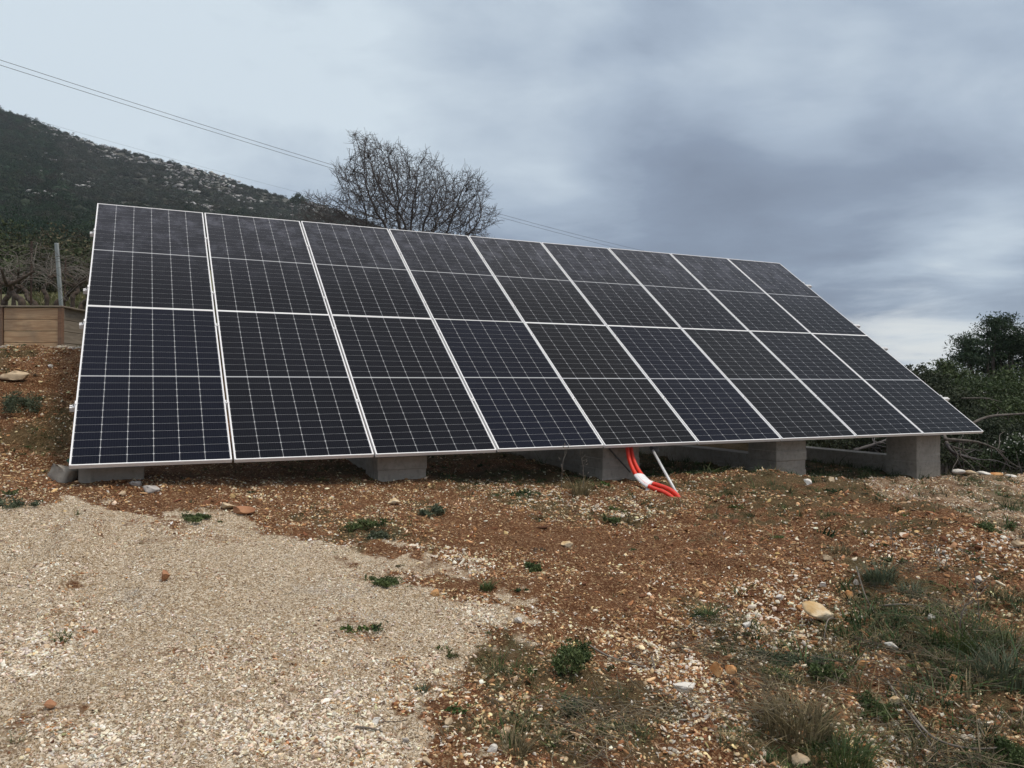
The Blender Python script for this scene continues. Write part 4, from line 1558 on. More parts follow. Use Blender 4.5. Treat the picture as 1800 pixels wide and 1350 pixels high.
def mtn(a, Y):
    """height (world z) of the mountainside at bearing a = x/y and distance Y"""
    ec = np.interp(a, RX, RE)
    e0 = np.minimum(0.115, ec * 0.9 + 0.0) * (1 - sstep(-0.25, 0.1, a)) + np.minimum(-0.02, ec) * sstep(-0.25, 0.1, a)
    t = (Y - MY0) / (MY1 - MY0)
    s = np.clip(t, 0, 1)
    s = 0.12 * s + 0.88 * s ** 0.75
    e = e0 + (ec - e0) * s
    z = e * Y
    over = np.clip(Y - MY1, 0, 600)
    z = z - over * 0.30
    x = a * Y
    amp = np.clip((Y - MY0) / 120, 0, 1) * np.clip((MY1 + 10 - Y) / 60, 0.25, 1)
    z = z + amp * (3.2 * fbm(x, Y, 55, 4, 61) + 0.9 * fbm(x, Y, 11, 3, 62))
    return z + CZ


def build_mountain():
    A = np.linspace(-1.3, 0.9, 380)
    Yd = np.concatenate([np.linspace(MY0, MY1, 190), np.linspace(MY1 + 8, MY1 + 260, 14)])
    a, Y = np.meshgrid(A, Yd)
    Z = mtn(a, Y)
    V = np.stack([(a * Y).ravel(), Y.ravel(), Z.ravel()], 1)
    i = np.arange(a.size).reshape(a.shape)
    Fc = np.stack([i[:-1, :-1].ravel(), i[:-1, 1:].ravel(), i[1:, 1:].ravel(), i[1:, :-1].ravel()], 1)
    m, nt, bs = new_mat('mountain_scrub')
    tc = wn(nt, 'ShaderNodeTexCoord').outputs['Object']
    n1 = noise(nt, tc, 0.05, 5.0, 0.6); n2 = noise(nt, tc, 0.45, 5.0, 0.65)
    c = mixc(nt, mapr(nt, n2, 0.4, 0.6), (0.040, 0.044, 0.034), (0.075, 0.072, 0.060))
    c = mixc(nt, mapr(nt, n1, 0.60, 0.72), c, (0.13, 0.12, 0.105))
    nt.links.new(c, bs.inputs['Base Color'])
    bs.inputs['Roughness'].default_value = 1.0
    o = obj('mountain', mesh_np('mountain', V, Fc, True), m)
    tag(o, 'steep mountainside of scrub and grey rock behind the array at the left', 'mountain', kind='structure')


build_mountain()


def crown_proto(name, seed, shape, n, mat, leaf):
    r = np.random.default_rng(seed)
    if shape == 'pine':
        bl = [(r.normal(0, 0.25), r.normal(0, 0.25), z, 0.75 * (1.25 - z) + 0.1, 0.75 * (1.25 - z) + 0.1, 0.25) for z in (0.2, 0.45, 0.7, 0.95, 1.15)]
    else:
        bl = [(r.normal(0, 0.35), r.normal(0, 0.35), r.uniform(0.2, 0.55), r.uniform(0.45, 0.7), r.uniform(0.45, 0.7), r.uniform(0.3, 0.5)) for _ in range(5)]
    C = blob_points(bl, n, r, 0.55, 14, 0.12)
    V, Fc = leaf_quads(C, leaf, r, 0.7)
    V2, F2 = ico(1)
    V2 = V2 * np.array([0.55, 0.55, 0.42]) + np.array([0, 0, 0.35])
    V = np.vstack([V, V2]); 
    me = bpy.data.meshes.new(name)
    faces = [list(map(int, f)) for f in Fc] + [[int(k) + 4 * len(C) for k in f] for f in F2]
    me.from_pydata(V.tolist(), [], faces)
    me.materials.append(mat)
    me.update()
    return bpy.data.objects.new(name, me)


def inst_leaf_mat():
    m, nt, bs = new_mat('forest_foliage')
    at_ = wn(nt, 'ShaderNodeAttribute', attribute_type='INSTANCER', attribute_name='tint').outputs['Color']
    g = wn(nt, 'ShaderNodeNewGeometry').outputs['Random Per Island']
    c = wn(nt, 'ShaderNodeVectorMath', operation='SCALE', ins={0: at_, 'Scale': mapr(nt, g, 0, 1, 0.65, 1.4, False)}).outputs[0]
    nt.links.new(c, bs.inputs['Base Color'])
    bs.inputs['Roughness'].default_value = 0.9
    bs.inputs['Specular IOR Level'].default_value = 0.15
    return m


FOREST = inst_leaf_mat()


def build_forest():
    protos = [crown_proto('crown', 301, 'round', 1100, FOREST, 0.048), crown_proto('crown', 302, 'round', 1100, FOREST, 0.048), crown_proto('crown', 303, 'pine', 1100, FOREST, 0.045),
              crown_proto('crown', 304, 'round', 1100, FOREST, 0.042), crown_proto('crown', 305, 'pine', 1100, FOREST, 0.045)]
    fine = [crown_proto('bush', 311, 'round', 2600, FOREST, 0.026), crown_proto('bush', 312, 'pine', 2600, FOREST, 0.024), crown_proto('bush', 313, 'round', 2600, FOREST, 0.024)]
    n = 26000
    q = RNG.random(n)
    Y = MY0 + 2 + (MY1 + 4 - MY0) * q ** 0.85
    a = RNG.uniform(-1.15, 0.12, n)
    ec = np.interp(a, RX, RE)
    z = mtn(a, Y)
    x = a * Y
    el = (z - CZ) / Y
    # share of the way to the ridge in elevation
    up = np.clip((el - 0.10) / np.maximum(ec - 0.10, 0.02), 0, 1.2)
    # rocky, sparsely grown belt on the upper right flank
    rocky = sstep(0.45, 0.8, up + 0.35 * fbm(x, Y, 40, 3, 63)) * sstep(-0.66, -0.50, a)
    dens = np.where(rocky > 0.5, 0.80, 0.97) * np.clip(0.95 + 1.2 * fbm(x, Y, 12, 3, 64), 0.2, 1.2)
    k = (RNG.random(n) < dens) & ~((a > -0.40) & (Y < 150)) & (Y > 58)
    x, Y, z, rocky, up, a = x[k], Y[k], z[k], rocky[k], up[k], a[k]
    n = len(x)
    s = np.interp(Y, [46, 120, 430], [1.9, 2.6, 2.7]) * np.exp(np.clip(RNG.normal(0, 0.28, n), -0.6, 0.42))
    s *= 1 - 0.30 * rocky
    s *= np.where(Y > MY1 - 25, 0.8, 1.0)
    scl = s[:, None] * np.array([1, 1, 1.0]) * np.exp(RNG.normal(0, 0.1, (n, 3)))
    tn = tints([(0.018, 0.036, 0.020), (0.023, 0.042, 0.023), (0.015, 0.031, 0.019), (0.030, 0.044, 0.025), (0.034, 0.036, 0.026)], n, 0.18, 0.05)
    tn = np.where((rocky > 0.5)[:, None], tints([(0.036, 0.046, 0.036), (0.048, 0.052, 0.042)], n, 0.15, 0.04), tn)
    rot = np.stack([np.zeros(n), np.zeros(n), RNG.uniform(0, 6.28, n)], 1)
    var = np.where(rocky > 0.5, RNG.integers(0, 2, n), RNG.integers(0, 5, n))
    var = np.where(Y < 190, RNG.integers(5, 8, n), var)
    scatter('hillside_forest', np.stack([x, Y, z - 0.1 * s], 1), rot, scl, tn, var, protos + fine,
            'dark evergreen forest and scrub covering the mountainside at the left', 'forest')
    # limestone outcrops
    n = 7000
    a = RNG.uniform(-0.64, -0.20, n); Y = RNG.uniform(150, MY1 + 2, n)
    z = mtn(a, Y); x = a * Y
    ec = np.interp(a, RX, RE)
    up = ((z - CZ) / Y - 0.10) / np.maximum(ec - 0.10, 0.02)
    pt = fbm(x, Y, 18, 3, 66) + 0.5 * fbm(x, Y, 60, 2, 67)
    k = (up > 0.42 + 0.24 * RNG.random(n)) & (pt > 0.17)
    x, Y, z = x[k], Y[k], z[k]
    n = len(x)
    s = 0.62 * np.exp(RNG.normal(0, 0.40, n))
    scl = s[:, None] * np.array([1.3, 1.1, 1.0])
    rot = np.stack([RNG.normal(0, 0.25, n), RNG.normal(0, 0.25, n), RNG.uniform(-0.6, 0.6, n)], 1)
    tn = tints([(0.34, 0.335, 0.33), (0.27, 0.265, 0.26), (0.40, 0.39, 0.38)], n, 0.15, 0.02)
    scatter('rock_outcrops', np.stack([x, Y, z + 1.0 + 0.35 * s], 1), rot, scl, tn, RNG.integers(0, len(pebbles), n), pebbles,
            'pale limestone outcrops scattered on the upper mountainside', 'rock')
    print('forest rocks', n)
    # shrubs between the vineyard and the forest foot
    n = 420
    a = RNG.uniform(-0.85, -0.44, n); Y = RNG.uniform(24, 48, n)
    x = a * Y
    z = h_ground(x, Y)
    s = np.interp(Y, [24, 48], [1.0, 1.6]) * np.exp(RNG.normal(0, 0.25, n))
    scatter('thicket', np.stack([x, Y, z - 0.1], 1), np.stack([0 * x, 0 * x, RNG.uniform(0, 6.28, n)], 1), s[:, None] * np.ones((1, 3)),
            tints([(0.045, 0.055, 0.028), (0.060, 0.055, 0.035), (0.040, 0.050, 0.026)], n, 0.2, 0.05), RNG.integers(0, 2, n), fine,
            'dense dark thicket behind the vines at the foot of the mountain', 'thicket')


build_forest()
c_ = at(524, 352, 300)
leafy('ridge_pine', 'lone pine standing clear on the skyline left of the bare tree', 'tree',
      [pb(524, 348, 300, 10, 7), pb(518, 352, 300, 8, 5), pb(534, 353, 300, 10, 5), pb(523, 342, 300, 5, 4)], 1500, 0.28, LEAF_FAR, 311, clump=20, sizec=0.5, stems=2)


# ================================================================== power lines
def wire(name, p0, p2, label, sag, via=None):
    p0 = np.array(p0); p2 = np.array(p2)
    P = []
    for t in np.linspace(-0.35, 1.5, 90):
        q = p0 + (p2 - p0) * t
        q = q.copy(); q[2] += sag * 4 * (t * t - t)
        P.append(q)
    P = np.array(P); b = P[0].copy()
    mb = MB(); mb.tube(P - b, np.linspace(0.007, 0.010, len(P)), 5)
    o = obj(name, mb.mesh(name, True), dark_steel, loc=tuple(b))
    tag(o, label, 'power line', 'power lines crossing the sky')


def wire_px(pa, pm, pc, Ya, Yc, label):
    A_ = at(*pa, Ya); C_ = at(*pc, Yc)
    # point of the span seen at pm's bearing, find sag so that it passes there
    am = (pm[0] - 900) / F
    t = (A_[0] - am * A_[1]) / (am * (C_[1] - A_[1]) - (C_[0] - A_[0]))
    q = A_ + (C_ - A_) * t
    want = at(pm[0], pm[1], q[1])[2]
    sag = (want - q[2]) / (4 * (t * t - t))
    wire('power_line', A_, C_, label, sag)


wire_px((0, 105), (595, 293), (1085, 430), 22, 52, 'upper of the two thin wires descending from the left edge to the bare tree')
wire_px((0, 114), (595, 299), (1085, 436), 22, 52, 'lower of the two thin wires descending from the left edge to the bare tree')
wire_px((200, 250), (430, 313), (545, 343), 70, 90, 'single thin wire running along the mountain ridge')


# ================================================================== rocks, tufts, litter
def rock_mat(name, a, b):
    return simple_mat(name, a, b, 9.0, 0.88, 0.006, 50, spec=0.25)


RM = dict(ochre=rock_mat('ochre_stone', (0.50, 0.33, 0.15), (0.68, 0.58, 0.42)), white=rock_mat('white_stone', (0.62, 0.59, 0.53), (0.74, 0.71, 0.66)),
          orange=rock_mat('orange_stone', (0.46, 0.20, 0.07), (0.60, 0.36, 0.17)), brown=rock_mat('brown_stone', (0.30, 0.14, 0.075), (0.42, 0.22, 0.12)),
          grey=rock_mat('grey_stone', (0.34, 0.31, 0.28), (0.46, 0.43, 0.40)), tan=rock_mat('tan_stone', (0.44, 0.32, 0.20), (0.60, 0.48, 0.33)))


def rock(px, py, wpx, hpx, mat, label, seed, rz=0.0, dpx=None, tilt=0.0):
    x, y = pix_to_ground(px, py + hpx * 0.35)
    s = y / F
    V, Fc = ico(3)
    rr_ = np.random.default_rng(seed)
    for _ in range(15):
        nn = rr_.normal(size=3); nn /= np.linalg.norm(nn)
        V = V - np.maximum(V @ nn - rr_.uniform(0.30, 0.68), 0)[:, None] * nn
    V = V / (V.max(0) - V.min(0))
    V += 0.014 * np.random.default_rng(seed).normal(size=V.shape)
    W_, H_ = wpx * s, hpx * s * 1.15
    D_ = (dpx or max(wpx * 0.6, hpx)) * s
    V = V * np.array([W_, D_, H_])
    z = float(h_ground(x, y)) + H_ * 0.40
    o = obj('rock', mesh_np('rock', V, Fc), RM[mat], loc=(x, y, z), rot=(0, tilt, rz))
    tag(o, label, 'rock')
    return o


rocks = [
    (1443, 1083, 56, 26, 'ochre', 'long pale ochre rock, biggest on the right half of the ground', 0.0, 0.25),
    (1262, 1186, 26, 26, 'orange', 'rusty orange rock, left piece of the touching orange pair', 0.4, 0.0),
    (1285, 1183, 24, 20, 'orange', 'rusty orange rock, right piece of the touching orange pair', -0.4, 0.3),
    (1203, 1210, 42, 20, 'white', 'flat white rock left of the rusty orange pair', 0.2, 0.1),
    (291, 1017, 16, 20, 'brown', 'upright reddish brown stone alone on the pale gravel', 0.3, 0.0),
    (766, 1040, 17, 13, 'orange', 'round orange stone at the right border of the pale gravel', 0.0, 0.0),
    (1573, 1230, 26, 20, 'ochre', 'yellow ochre stone in the grass right of the dry tussock', 0.5, 0.4),
    (1406, 1328, 28, 22, 'tan', 'blocky cream stone near the bottom edge below the dry tussock', 0.2, 0.1),
    (428, 896, 38, 14, 'brown', 'flat reddish slab at the top edge of the gravel pad', 0.1, 0.05),
    (398, 890, 26, 12, 'tan', 'tan stone just left of the flat reddish slab', 0.0, 0.0),
    (693, 879, 22, 10, 'ochre', 'small pointed ochre stone in front of the second footing', 0.3, 0.2),
    (997, 958, 22, 12, 'ochre', 'yellow stone with dark underside in the middle of the red earth', 0.0, 0.0),
    (1370, 1058, 16, 9, 'white', 'small white pebble left of the long ochre rock', 0.6, 0.3),
    (1404, 1067, 14, 8, 'orange', 'small orange stone touching the left end of the long ochre rock', 0.2, 0.0),
    (1312, 1113, 12, 12, 'white', 'small upright white stone above the rosette of green leaves', 0.2, 0.4),
    (1490, 1047, 18, 14, 'orange', 'orange stone under the heap of dead twigs', 0.1, 0.4),
    (1571, 1142, 26, 12, 'white', 'white stone below the heap of dead twigs', 0.2, 0.2),
    (1514, 1168, 22, 12, 'orange', 'orange stone left of the white one in the grass', 0.1, 0.2),
    (1678, 1203, 20, 14, 'orange', 'orange stone in the grass near the right edge', 0.0, 0.1),
    (1636, 1099, 16, 10, 'white', 'white stone in the green grass near the right edge', 0.3, 0.2),
    (1720, 1033, 14, 12, 'white', 'white stone high on the slope of the mound at the right', 0.3, 0.2),
    (1445, 1032, 14, 9, 'white', 'pale flat stone above the long ochre rock', 0.0, 0.2),
    (1453, 993, 20, 9, 'tan', 'tan stone on the red slope above the twigs', 0.3, 0.1),
    (978, 1242, 14, 9, 'orange', 'small orange chip in the bottom middle beside the dead grass', 0.3, 0.1),
    (888, 1273, 20, 15, 'tan', 'round tan stone at the bottom middle above the dry tuft', 0.0, 0.0),
    (866, 1315, 18, 12, 'white', 'white stone at the bottom middle left of the dry tuft', 0.0, 0.2),
    (752, 1330, 22, 12, 'tan', 'elongated tan stone at the bottom edge beside white chippings', -0.6, 0.2),
    (92, 1241, 20, 14, 'brown', 'brown stone on the lower left gravel', 0.2, 0.1),
    (108, 1345, 28, 16, 'tan', 'tan stone cut by the bottom edge at the lower left', 0.2, 0.1),
    (168, 1106, 12, 7, 'brown', 'small brown stone on the gravel left of the brown upright stone', 0.2, 0.1),
    (910, 1098, 16, 10, 'white', 'largest white stone in the white patch at the right border of the gravel', 0.4, 0.1),
    (660, 1265, 14, 11, 'white', 'white stone beside the dark earth hollow at the bottom', 0.4, 0.1),
    (25, 664, 44, 15, 'tan', 'long tan boulder half buried in the red bank', 0.1, 0.1),
    (88, 639, 10, 6, 'white', 'small pale stone near the top of the red bank', 0.0, 0.0),
    (215, 865, 14, 9, 'tan', 'tan stone in the shade below the near left footing', 0.2, 0.0),
    (262, 861, 32, 13, 'grey', 'wide grey stone in the shade below the first panel column', 0.1, 0.0),
    (240, 852, 20, 10, 'grey', 'grey stone behind the wide grey stone in the shade', 0.1, 0.0),
    (1422, 852, 14, 10, 'white', 'pale stone in front of the footing left of the rightmost one', 0.1, 0.0),
    (1460, 850, 12, 9, 'tan', 'small pale stone between the two right footings', 0.1, 0.0),
    (1793, 965, 24, 12, 'tan', 'tan slab at the right edge beyond the red mound', 0.1, 0.0),
    (1230, 1085, 10, 6, 'white', 'tiny white stone beside the small green tuft', 0.3, 0.0),
    (790, 1268, 16, 10, 'tan', 'tan stone at the bottom middle in the ochre rubble', 0.3, 0.0),
    (712, 1290, 14, 9, 'grey', 'grey chip near the bottom middle in the rubble', 0.2, 0.0),
]
for k, (px, py, w_, h_, m_, lab, rz, tl) in enumerate(rocks):
    rock(px, py, w_, h_, m_, lab, 500 + k, rz, None, tl)

# edging stones of the terrace on the right
ES = [(1685, 829, 20, 'white'), (1706, 831, 24, 'tan'), (1728, 833, 22, 'white'), (1752, 835, 26, 'orange'), (1776, 838, 20, 'white'), (1796, 841, 24, 'tan'), (1820, 843, 24, 'grey')]
edl = ['nearest the rightmost footing', 'second from the footing', 'third from the footing', 'orange one in the row', 'just right of the orange one', 'at the right photo edge', 'beyond the frame']
for k, (px, py, w_, m_) in enumerate(ES):
    Yd = 10.6 + 0.02 * k
    x = at(px, py, Yd)[0]
    V, Fc = rock_shape(700 + k, 2, 8, 1.0, 0.03)
    V = V / (V.max(0) - V.min(0)) * np.array([w_ * Yd / F * 1.05, 0.12, 0.075])
    o = obj('edging_stone', mesh_np('edging_stone', V, Fc), RM[m_], loc=(x, Yd, at(px, py, Yd)[2]), rot=(0, 0.05, random.uniform(-0.2, 0.2)))
    tag(o, 'flat edging stone of the terrace rim, ' + edl[k], 'stone', 'edging stones along the terrace rim')


# ---- grass
GRASS = simple_mat('green_grass', (0.045, 0.075, 0.022), (0.10, 0.13, 0.045), 3.0, 0.7, island=True, trans=0.25)
GRASSB = simple_mat('bluish_weed', (0.055, 0.075, 0.042), (0.105, 0.125, 0.075), 3.0, 0.7, island=True, trans=0.2)
DRY = simple_mat('dry_grass', (0.13, 0.105, 0.055), (0.22, 0.18, 0.10), 3.0, 0.8, island=True, trans=0.25)
TWIG = simple_mat('dead_twigs', (0.10, 0.085, 0.07), (0.19, 0.165, 0.14), 5.0, 0.9, island=True)


def blades(mb, n, rad, h, r, wdt=0.004, lean=0.6, segs=3):
    for _ in range(n):
        a = r.uniform(0, 6.28); d = rad * math.sqrt(r.random()) * 0.85
        p = np.array([math.cos(a) * d, math.sin(a) * d, -0.01])
        a2 = a + r.normal(0, 0.7)
        hh = h * r.uniform(0.3, 1.1)
        out = np.array([math.cos(a2), math.sin(a2), 0]) * hh * lean * r.uniform(0.1, 1.9)
        side = np.array([-math.sin(a2), math.cos(a2), 0]) * wdt * r.uniform(0.7, 1.3)
        V = []
        for k in range(segs + 1):
            t = k / segs
            c = p + out * t * t + np.array([0, 0, hh * (t - 0.25 * lean * t * t)])
            wd = side * (1 - t * 0.85)
            V += [c - wd, c + wd]
        mb.add(V, [(2 * k, 2 * k + 1, 2 * k + 3, 2 * k + 2) for k in range(segs)])


def tuft(px, py, wpx, hpx, mat, label, seed, n=120, kind='grass', name='grass_tuft', cat='grass tuft', lean=0.7):
    r = np.random.default_rng(seed)
    x, y = pix_to_ground(px, py + hpx * 0.4)
    s = y / F
    mb = MB()
    R_ = wpx * s / 2; H_ = hpx * s * 1.15
    if kind == 'grass':
        blades(mb, n, R_, H_, r, 0.0022 + 0.0003 * y, lean)
        me = mb.mesh(name)
    else:   # leafy cushion weed
        bl = [(r.normal(0, R_ * 0.6), r.normal(0, R_ * 0.6), H_ * r.uniform(0.1, 0.4), R_ * r.uniform(0.25, 0.6), R_ * r.uniform(0.25, 0.6), H_ * r.uniform(0.2, 0.5)) for _ in range(8)]
        C = blob_points(bl, n * 9, r, 0.15, 9, R_ * 0.11)
        C[:, 2] = np.abs(C[:, 2])
        V, Fc = leaf_quads(C, 0.0055 + 0.0006 * y, r, 0.38)
        me = mesh_np(name, V, Fc)
    o = obj(name, me, mat, loc=(x, y, float(h_ground(x, y))))
    tag(o, label, cat)
    return o


tufts = [
    (353, 903, 36, 14, GRASS, 'small green tuft at the top edge of the gravel pad', 150, 'weed'),
    (760, 895, 48, 18, GRASSB, 'dark green low weed in front of the second footing', 150, 'weed'),
    (640, 918, 50, 20, GRASS, 'green weed patch left of centre above the gravel curve', 140, 'weed'),
    (672, 938, 44, 18, GRASSB, 'bluish weed below the green patch above the gravel curve', 120, 'weed'),
    (937, 991, 30, 18, GRASS, 'round dark green weed in the middle of the red earth', 160, 'weed'),
    (856, 1030, 28, 18, GRASS, 'small green tuft near the right border of the gravel', 120, 'grass'),
    (676, 1018, 52, 16, GRASS, 'low grass tuft on the gravel pad right of centre', 130, 'weed'),
    (998, 1145, 62, 58, GRASS, 'bushiest bright green weed in the middle foreground', 330, 'weed'),
    (742, 1200, 20, 18, GRASSB, 'small grey-green sprig above the white chippings', 80, 'grass'),
    (1242, 1076, 44, 26, GRASS, 'soft green grass tuft left of the long ochre rock', 160, 'grass'),
    (1362, 1146, 66, 26, GRASSB, 'spreading bluish rosette below the long ochre rock', 220, 'weed'),
    (1440, 1175, 44, 34, GRASS, 'broad-leaved green plant right of the bluish rosette', 180, 'weed'),
    (1400, 1262, 140, 58, DRY, 'tall yellowish dry tussock at the bottom right', 520, 'grass'),
    (1478, 1310, 120, 56, GRASS, 'green grass clump at the foot of the dry tussock', 420, 'grass'),
    (108, 1114, 34, 18, GRASS, 'lone small weed on the left part of the gravel', 90, 'grass'),
    (1545, 1008, 60, 34, GRASSB, 'wispy grey-green tussock on the crest above the dead twigs', 220, 'grass'),
    (1480, 968, 46, 20, DRY, 'dry brown tuft on the red slope left of the wispy tussock', 120, 'grass'),
    (1690, 1110, 150, 60, GRASS, 'large patch of tall green grass near the right edge', 520, 'grass'),
    (1760, 1180, 90, 60, GRASSB, 'dark greyish weed clump at the right edge', 300, 'grass'),
    (1735, 930, 50, 20, GRASS, 'green tuft beyond the red mound at the right', 150, 'weed'),
    (1075, 912, 26, 12, GRASS, 'small green weed below the conduits', 110, 'weed'),
    (1105, 908, 22, 14, DRY, 'brownish tuft right of the small weed below the conduits', 80, 'grass'),
    (1020, 857, 36, 34, DRY, 'spiky straw-coloured grass in front of the third footing', 110, 'grass'),
    (905, 1300, 60, 36, DRY, 'dry tuft at the bottom middle', 200, 'grass'),
    (1010, 1235, 44, 26, GRASSB, 'grey-green grass below the bushiest weed', 160, 'grass'),
    (40, 700, 64, 46, GRASSB, 'hazy grey-green shrub on the red bank at the left edge', 420, 'weed'),
    (15, 885, 60, 14, GRASSB, 'flat weed at the left edge below the bank', 130, 'weed'),
    (1540, 1230, 60, 40, GRASS, 'green leaves beside the yellow ochre stone', 160, 'weed'),
    (1780, 1310, 80, 50, GRASS, 'dark green clump in the bottom right corner', 260, 'weed'),
    (1600, 1040, 50, 24, GRASSB, 'green-grey fuzz on the mound behind the dead twigs', 140, 'grass'),
]
for k, (px, py, w_, h_, m_, lab, n_, kd) in enumerate(tufts):
    tuft(px, py, w_, h_, m_, lab, 800 + k, n_, kd, 'grass_tuft' if kd == 'grass' else 'weed_plant', 'grass tuft' if kd == 'grass' else 'weed')


def dry_stalk(px, py, hpx, label, seed):
    """tall dead weed stalk with side shoots"""
    r = np.random.default_rng(seed)
    x, y = pix_to_ground(px, py)
    H_ = hpx * y / F
    mb = MB()
    P = catmull([(0, 0, -0.02), (r.normal(0, 0.02), 0, H_ * 0.5), (r.normal(0, 0.04), r.normal(0, 0.02), H_)], 6)
    mb.tube(P, np.linspace(0.0035, 0.0015, len(P)), 4)
    for k in range(10):
        i = r.integers(4, len(P))
        d = np.array([r.normal(0, 1), r.normal(0, 1), r.uniform(0.3, 1.4)]); d /= np.linalg.norm(d)
        i = min(i, len(P) - 1)
        mb.tube([P[i], P[i] + d * H_ * 0.14, P[i] + d * H_ * 0.22 + [0, 0, 0.01]], [0.0018, 0.0014, 0.001], 3)
        for q in range(3):
            c = P[i] + d * H_ * r.uniform(0.14, 0.24)
            mb.add(V0 * 0.0045 + c, F0)
    o = obj('dry_stalk', mb.mesh('dry_stalk'), TWIG, loc=(x, y, float(h_ground(x, y))))
    tag(o, label, 'dry stalk')


dry_stalk(987, 858, 66, 'tall dead stalk with seed clusters standing left of the third footing', 1)
dry_stalk(1025, 850, 52, 'dead stalk right beside the left side of the third footing', 2)
dry_stalk(1652, 1000, 50, 'single thin dead stalk on the crest of the red mound', 3)
dry_stalk(1570, 960, 46, 'thin dead stalk upright on the upper red slope', 4)
dry_stalk(1722, 1110, 120, 'tall thin weed stalk among the grass near the right edge', 5)
dry_stalk(1685, 1120, 90, 'lower weed stalk left of the tallest one in the right grass', 6)


def scatter_grass():
    tg = inst_leaf_mat(); tg.name = 'grass_blades'
    protos = []
    for s, (n, h, ln) in enumerate(((14, 1.0, 0.8), (10, 1.0, 1.4), (18, 0.8, 1.0), (8, 1.3, 0.6))):
        mb = MB(); blades(mb, n, 0.5, h, np.random.default_rng(60 + s), 0.035, ln, 3)
        me = mb.mesh('blades'); me.materials.append(tg)
        protos.append(bpy.data.objects.new('blades', me))
    n = 90000
    x, y = frustum_points(n, 2.3, 11.5, 1.3)
    m = masks(x, y)
    u, w = uw(x, y)
    cl = fbm(x, y, 0.22, 3, 95)
    rt = sstep(0.9, 1.8, x) * (1 - sstep(4.4, 5.2, y))
    p = (0.40 + 0.5 * rt) * m['green'] * np.clip(0.6 + 2.0 * cl, 0, 1.5) + (0.010 + 0.05 * rt) * (1 - m['pad'])
    p = p * (1 - 0.9 * red_zone(x, y) * (y > 4.7))
    k = RNG.random(n) < p
    x, y, w, u, cl = x[k], y[k], w[k], u[k], cl[k]
    n = len(x)
    s = 0.035 * np.exp(RNG.normal(0, 0.38, n)) * (1 + 0.7 * sstep(1.0, 2.2, x))
    g = tints([(0.050, 0.080, 0.028), (0.040, 0.065, 0.030), (0.070, 0.085, 0.040)], n, 0.2, 0.06)
    d = tints([(0.20, 0.155, 0.085), (0.26, 0.21, 0.12), (0.15, 0.125, 0.08)], n, 0.2, 0.04)
    far_ = sstep(6.2, 7.5, y)
    T = np.where((RNG.random(n) < 0.42 - 0.32 * far_)[:, None], d, g)
    scl = s[:, None] * np.stack([np.ones(n), np.ones(n), RNG.uniform(0.5, 1.2, n)], 1)
    rot = np.stack([RNG.normal(0, 0.2, n), RNG.normal(0, 0.2, n), RNG.uniform(0, 6.28, n)], 1)
    scatter('grass', np.stack([x, y, h_ground(x, y)], 1), rot, scl, T, RNG.integers(0, 4, n), protos,
            'thin sparse grass and low weeds growing through the stones', 'grass')
    # little leafy weeds hugging the soil
    cush = []
    for sd in range(4):
        r = np.random.default_rng(900 + sd)
        bl = [(r.normal(0, 0.6), r.normal(0, 0.6), r.uniform(0.02, 0.18), r.uniform(0.3, 0.6), r.uniform(0.3, 0.6), 0.14) for _ in range(6)]
        C = blob_points(bl, 150, r, 0.1, 7, 0.16); C[:, 2] = np.abs(C[:, 2])
        V, Fc = leaf_quads(C, 0.15, r, 0.4)
        cush.append(proto('weed', V, Fc, tg))
    n = 16000
    x, y = frustum_points(n, 2.3, 10.5, 1.3)
    m = masks(x, y)
    p = 0.16 * m['green'] * (0.3 + 2.0 * np.clip(fbm(x, y, 0.3, 4, 99), 0, 1)) + 0.004 * (1 - m['pad'])
    k = RNG.random(n) < p
    x, y = x[k], y[k]; n = len(x)
    s = 0.030 * np.exp(RNG.normal(0, 0.40, n))
    scatter('ground_weeds', np.stack([x, y, h_ground(x, y)], 1), np.stack([RNG.normal(0, 0.15, n), RNG.normal(0, 0.15, n), RNG.uniform(0, 6.28, n)], 1), s[:, None] * np.ones((1, 3)),
            tints([(0.060, 0.090, 0.030), (0.045, 0.075, 0.035), (0.085, 0.095, 0.045), (0.10, 0.085, 0.05)], n, 0.2, 0.06), RNG.integers(0, 4, n), cush,
            'small flat leafy weeds dotted among the stones', 'weeds')
    # meadow on the vineyard slope
    n = 9000
    y = RNG.uniform(11.6, 24, n); x = RNG.uniform(-0.62, -0.36, n) * y
    zz = h_ground(x, y)
    s = 0.09 * np.exp(RNG.normal(0, 0.3, n))
    T = tints([(0.12, 0.135, 0.06), (0.19, 0.185, 0.10), (0.10, 0.11, 0.055), (0.24, 0.21, 0.13)], n, 0.2, 0.05)
    scatter('vineyard_grass', np.stack([x, y, zz], 1), np.stack([0 * x, 0 * x, RNG.uniform(0, 6.28, n)], 1), s[:, None] * np.array([1.3, 1.3, 1.0]), T, RNG.integers(0, 4, n), protos,
            'light green grass under the bare vines at the left', 'grass')
    # dead straw and twigs lying about
    sticks = []
    for s in range(5):
        r = np.random.default_rng(70 + s)
        mb = MB()
        P = [np.array([-0.5, 0, 0])]
        d = np.array([1.0, 0, 0])
        for q in range(5):
            d = d + np.array([0, r.normal(0, 0.22), r.normal(0, 0.10)]); d /= np.linalg.norm(d)
            P.append(P[-1] + d * 0.2)
        mb.tube(P, np.linspace(0.010, 0.005, len(P)), 3)
        if s > 1:
            mb.tube([P[2], P[2] + np.array([0.12, 0.12, 0.03]), P[2] + np.array([0.26, 0.20, 0.05])], [0.007, 0.006, 0.004], 3)
        me = mb.mesh('stick'); me.materials.append(tg)
        sticks.append(bpy.data.objects.new('stick', me))
    n = 60000
    x, y = frustum_points(n, 2.3, 9.0, 1.2)
    z_ = zones(x, y, STRAWZ, 96)
    m = masks(x, y)
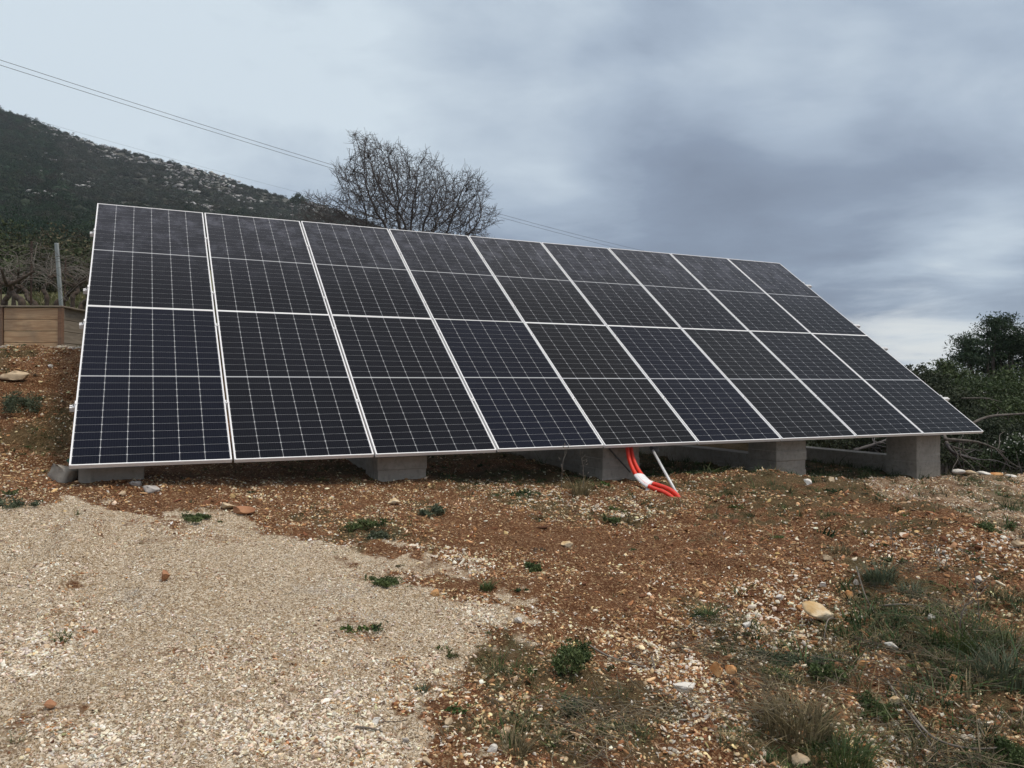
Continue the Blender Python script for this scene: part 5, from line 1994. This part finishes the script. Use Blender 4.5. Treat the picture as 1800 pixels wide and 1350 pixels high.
    p = 0.42 * z_ ** 1.6 + 0.008 + 0.03 * (1 - m['pad']) * sstep(0, 1.5, x)
    k = RNG.random(n) < p
    x, y, z_ = x[k], y[k], z_[k]
    n = len(x)
    s = 0.17 * np.exp(RNG.normal(0, 0.45, n)) * (0.5 + 0.5 * z_)
    ang = np.where(RNG.random(n) < 0.65, -0.9 + RNG.normal(0, 0.5, n), RNG.uniform(0, 6.28, n))
    rot = np.stack([RNG.uniform(0, 6.28, n), RNG.normal(0, 0.14, n), ang], 1)
    s = np.minimum(s, 0.22)
    scl = np.stack([s, s, s], 1)
    T = tints([(0.12, 0.10, 0.075), (0.17, 0.145, 0.10), (0.08, 0.068, 0.052), (0.22, 0.18, 0.12)], n, 0.2, 0.03)
    zz = h_ground(x, y) + 0.008 + 0.05 * z_ * RNG.random(n)
    scatter('dead_twig_litter', np.stack([x, y, zz], 1), rot, scl, T, RNG.integers(0, 5, n), sticks,
            'dead straw and grey twigs lying in tangles on the right foreground', 'twigs')


scatter_grass()


def stick(pts, rad, label, seed):
    P = []
    for px, py, lift in pts:
        x, y = pix_to_ground(px, py)
        P.append(np.array([x, y, float(h_ground(x, y)) + lift]))
    P = catmull(P, 6); b = P[0].copy()
    mb = MB(); mb.tube(P - b, np.linspace(rad, rad * 0.5, len(P)), 6)
    o = obj('dead_stick', mb.mesh('dead_stick', True), TWIG, loc=tuple(b))
    tag(o, label, 'stick')


stick([(1030, 1146, 0.02), (1070, 1160, 0.02), (1105, 1170, 0.02), (1145, 1180, 0.01)], 0.006, 'long dark stick right of the bushiest green weed', 1)
stick([(1145, 1155, 0.01), (1150, 1175, 0.02), (1151, 1192, 0.01)], 0.005, 'short pale stick lying across the end of the long dark stick', 2)
stick([(625, 1283, 0.01), (650, 1283, 0.012), (673, 1282, 0.01)], 0.005, 'straight dark stick on the gravel at the bottom', 3)
stick([(1505, 1010, 0.05), (1520, 1050, 0.06), (1538, 1085, 0.03)], 0.006, 'pale upright twig leaning over the heap of dead twigs', 4)
stick([(1545, 1072, 0.03), (1590, 1078, 0.04), (1640, 1082, 0.03)], 0.006, 'level twig sticking out right of the heap of dead twigs', 5)
stick([(1600, 1260, 0.03), (1640, 1300, 0.04), (1700, 1320, 0.04), (1760, 1322, 0.03)], 0.007, 'long curved dead stem at the bottom right', 6)
stick([(1560, 1200, 0.03), (1600, 1265, 0.05), (1650, 1330, 0.04)], 0.006, 'grey dead stem crossing the lower right grass', 7)
stick([(1447, 1128, 0.01), (1455, 1108, 0.05), (1472, 1100, 0.03)], 0.004, 'curved pale twig below the long ochre rock', 8)
stick([(1643, 955, 0.02), (1650, 978, 0.03), (1653, 998, 0.02)], 0.004, 'pale straw standing on the red mound', 9)


# ================================================================== thin haze over the valley
def build_haze():
    m = bpy.data.materials.new('haze_air')
    m.use_nodes = True
    nt = m.node_tree
    nt.nodes.clear()
    out = nt.nodes.new('ShaderNodeOutputMaterial')
    v = nt.nodes.new('ShaderNodeVolumePrincipled')
    v.inputs['Color'].default_value = (0.82, 0.90, 1.0, 1)
    v.inputs['Density'].default_value = HAZE
    nt.links.new(v.outputs[0], out.inputs['Volume'])
    mb = MB(); mb.box((-920, -80, -130), (920, 930, 330))
    o = obj('haze', mb.mesh('haze'), m)
    tag(o, 'thin bluish haze in the air over the hillside', 'haze', kind='stuff')


HAZE = 0.00022
build_haze()
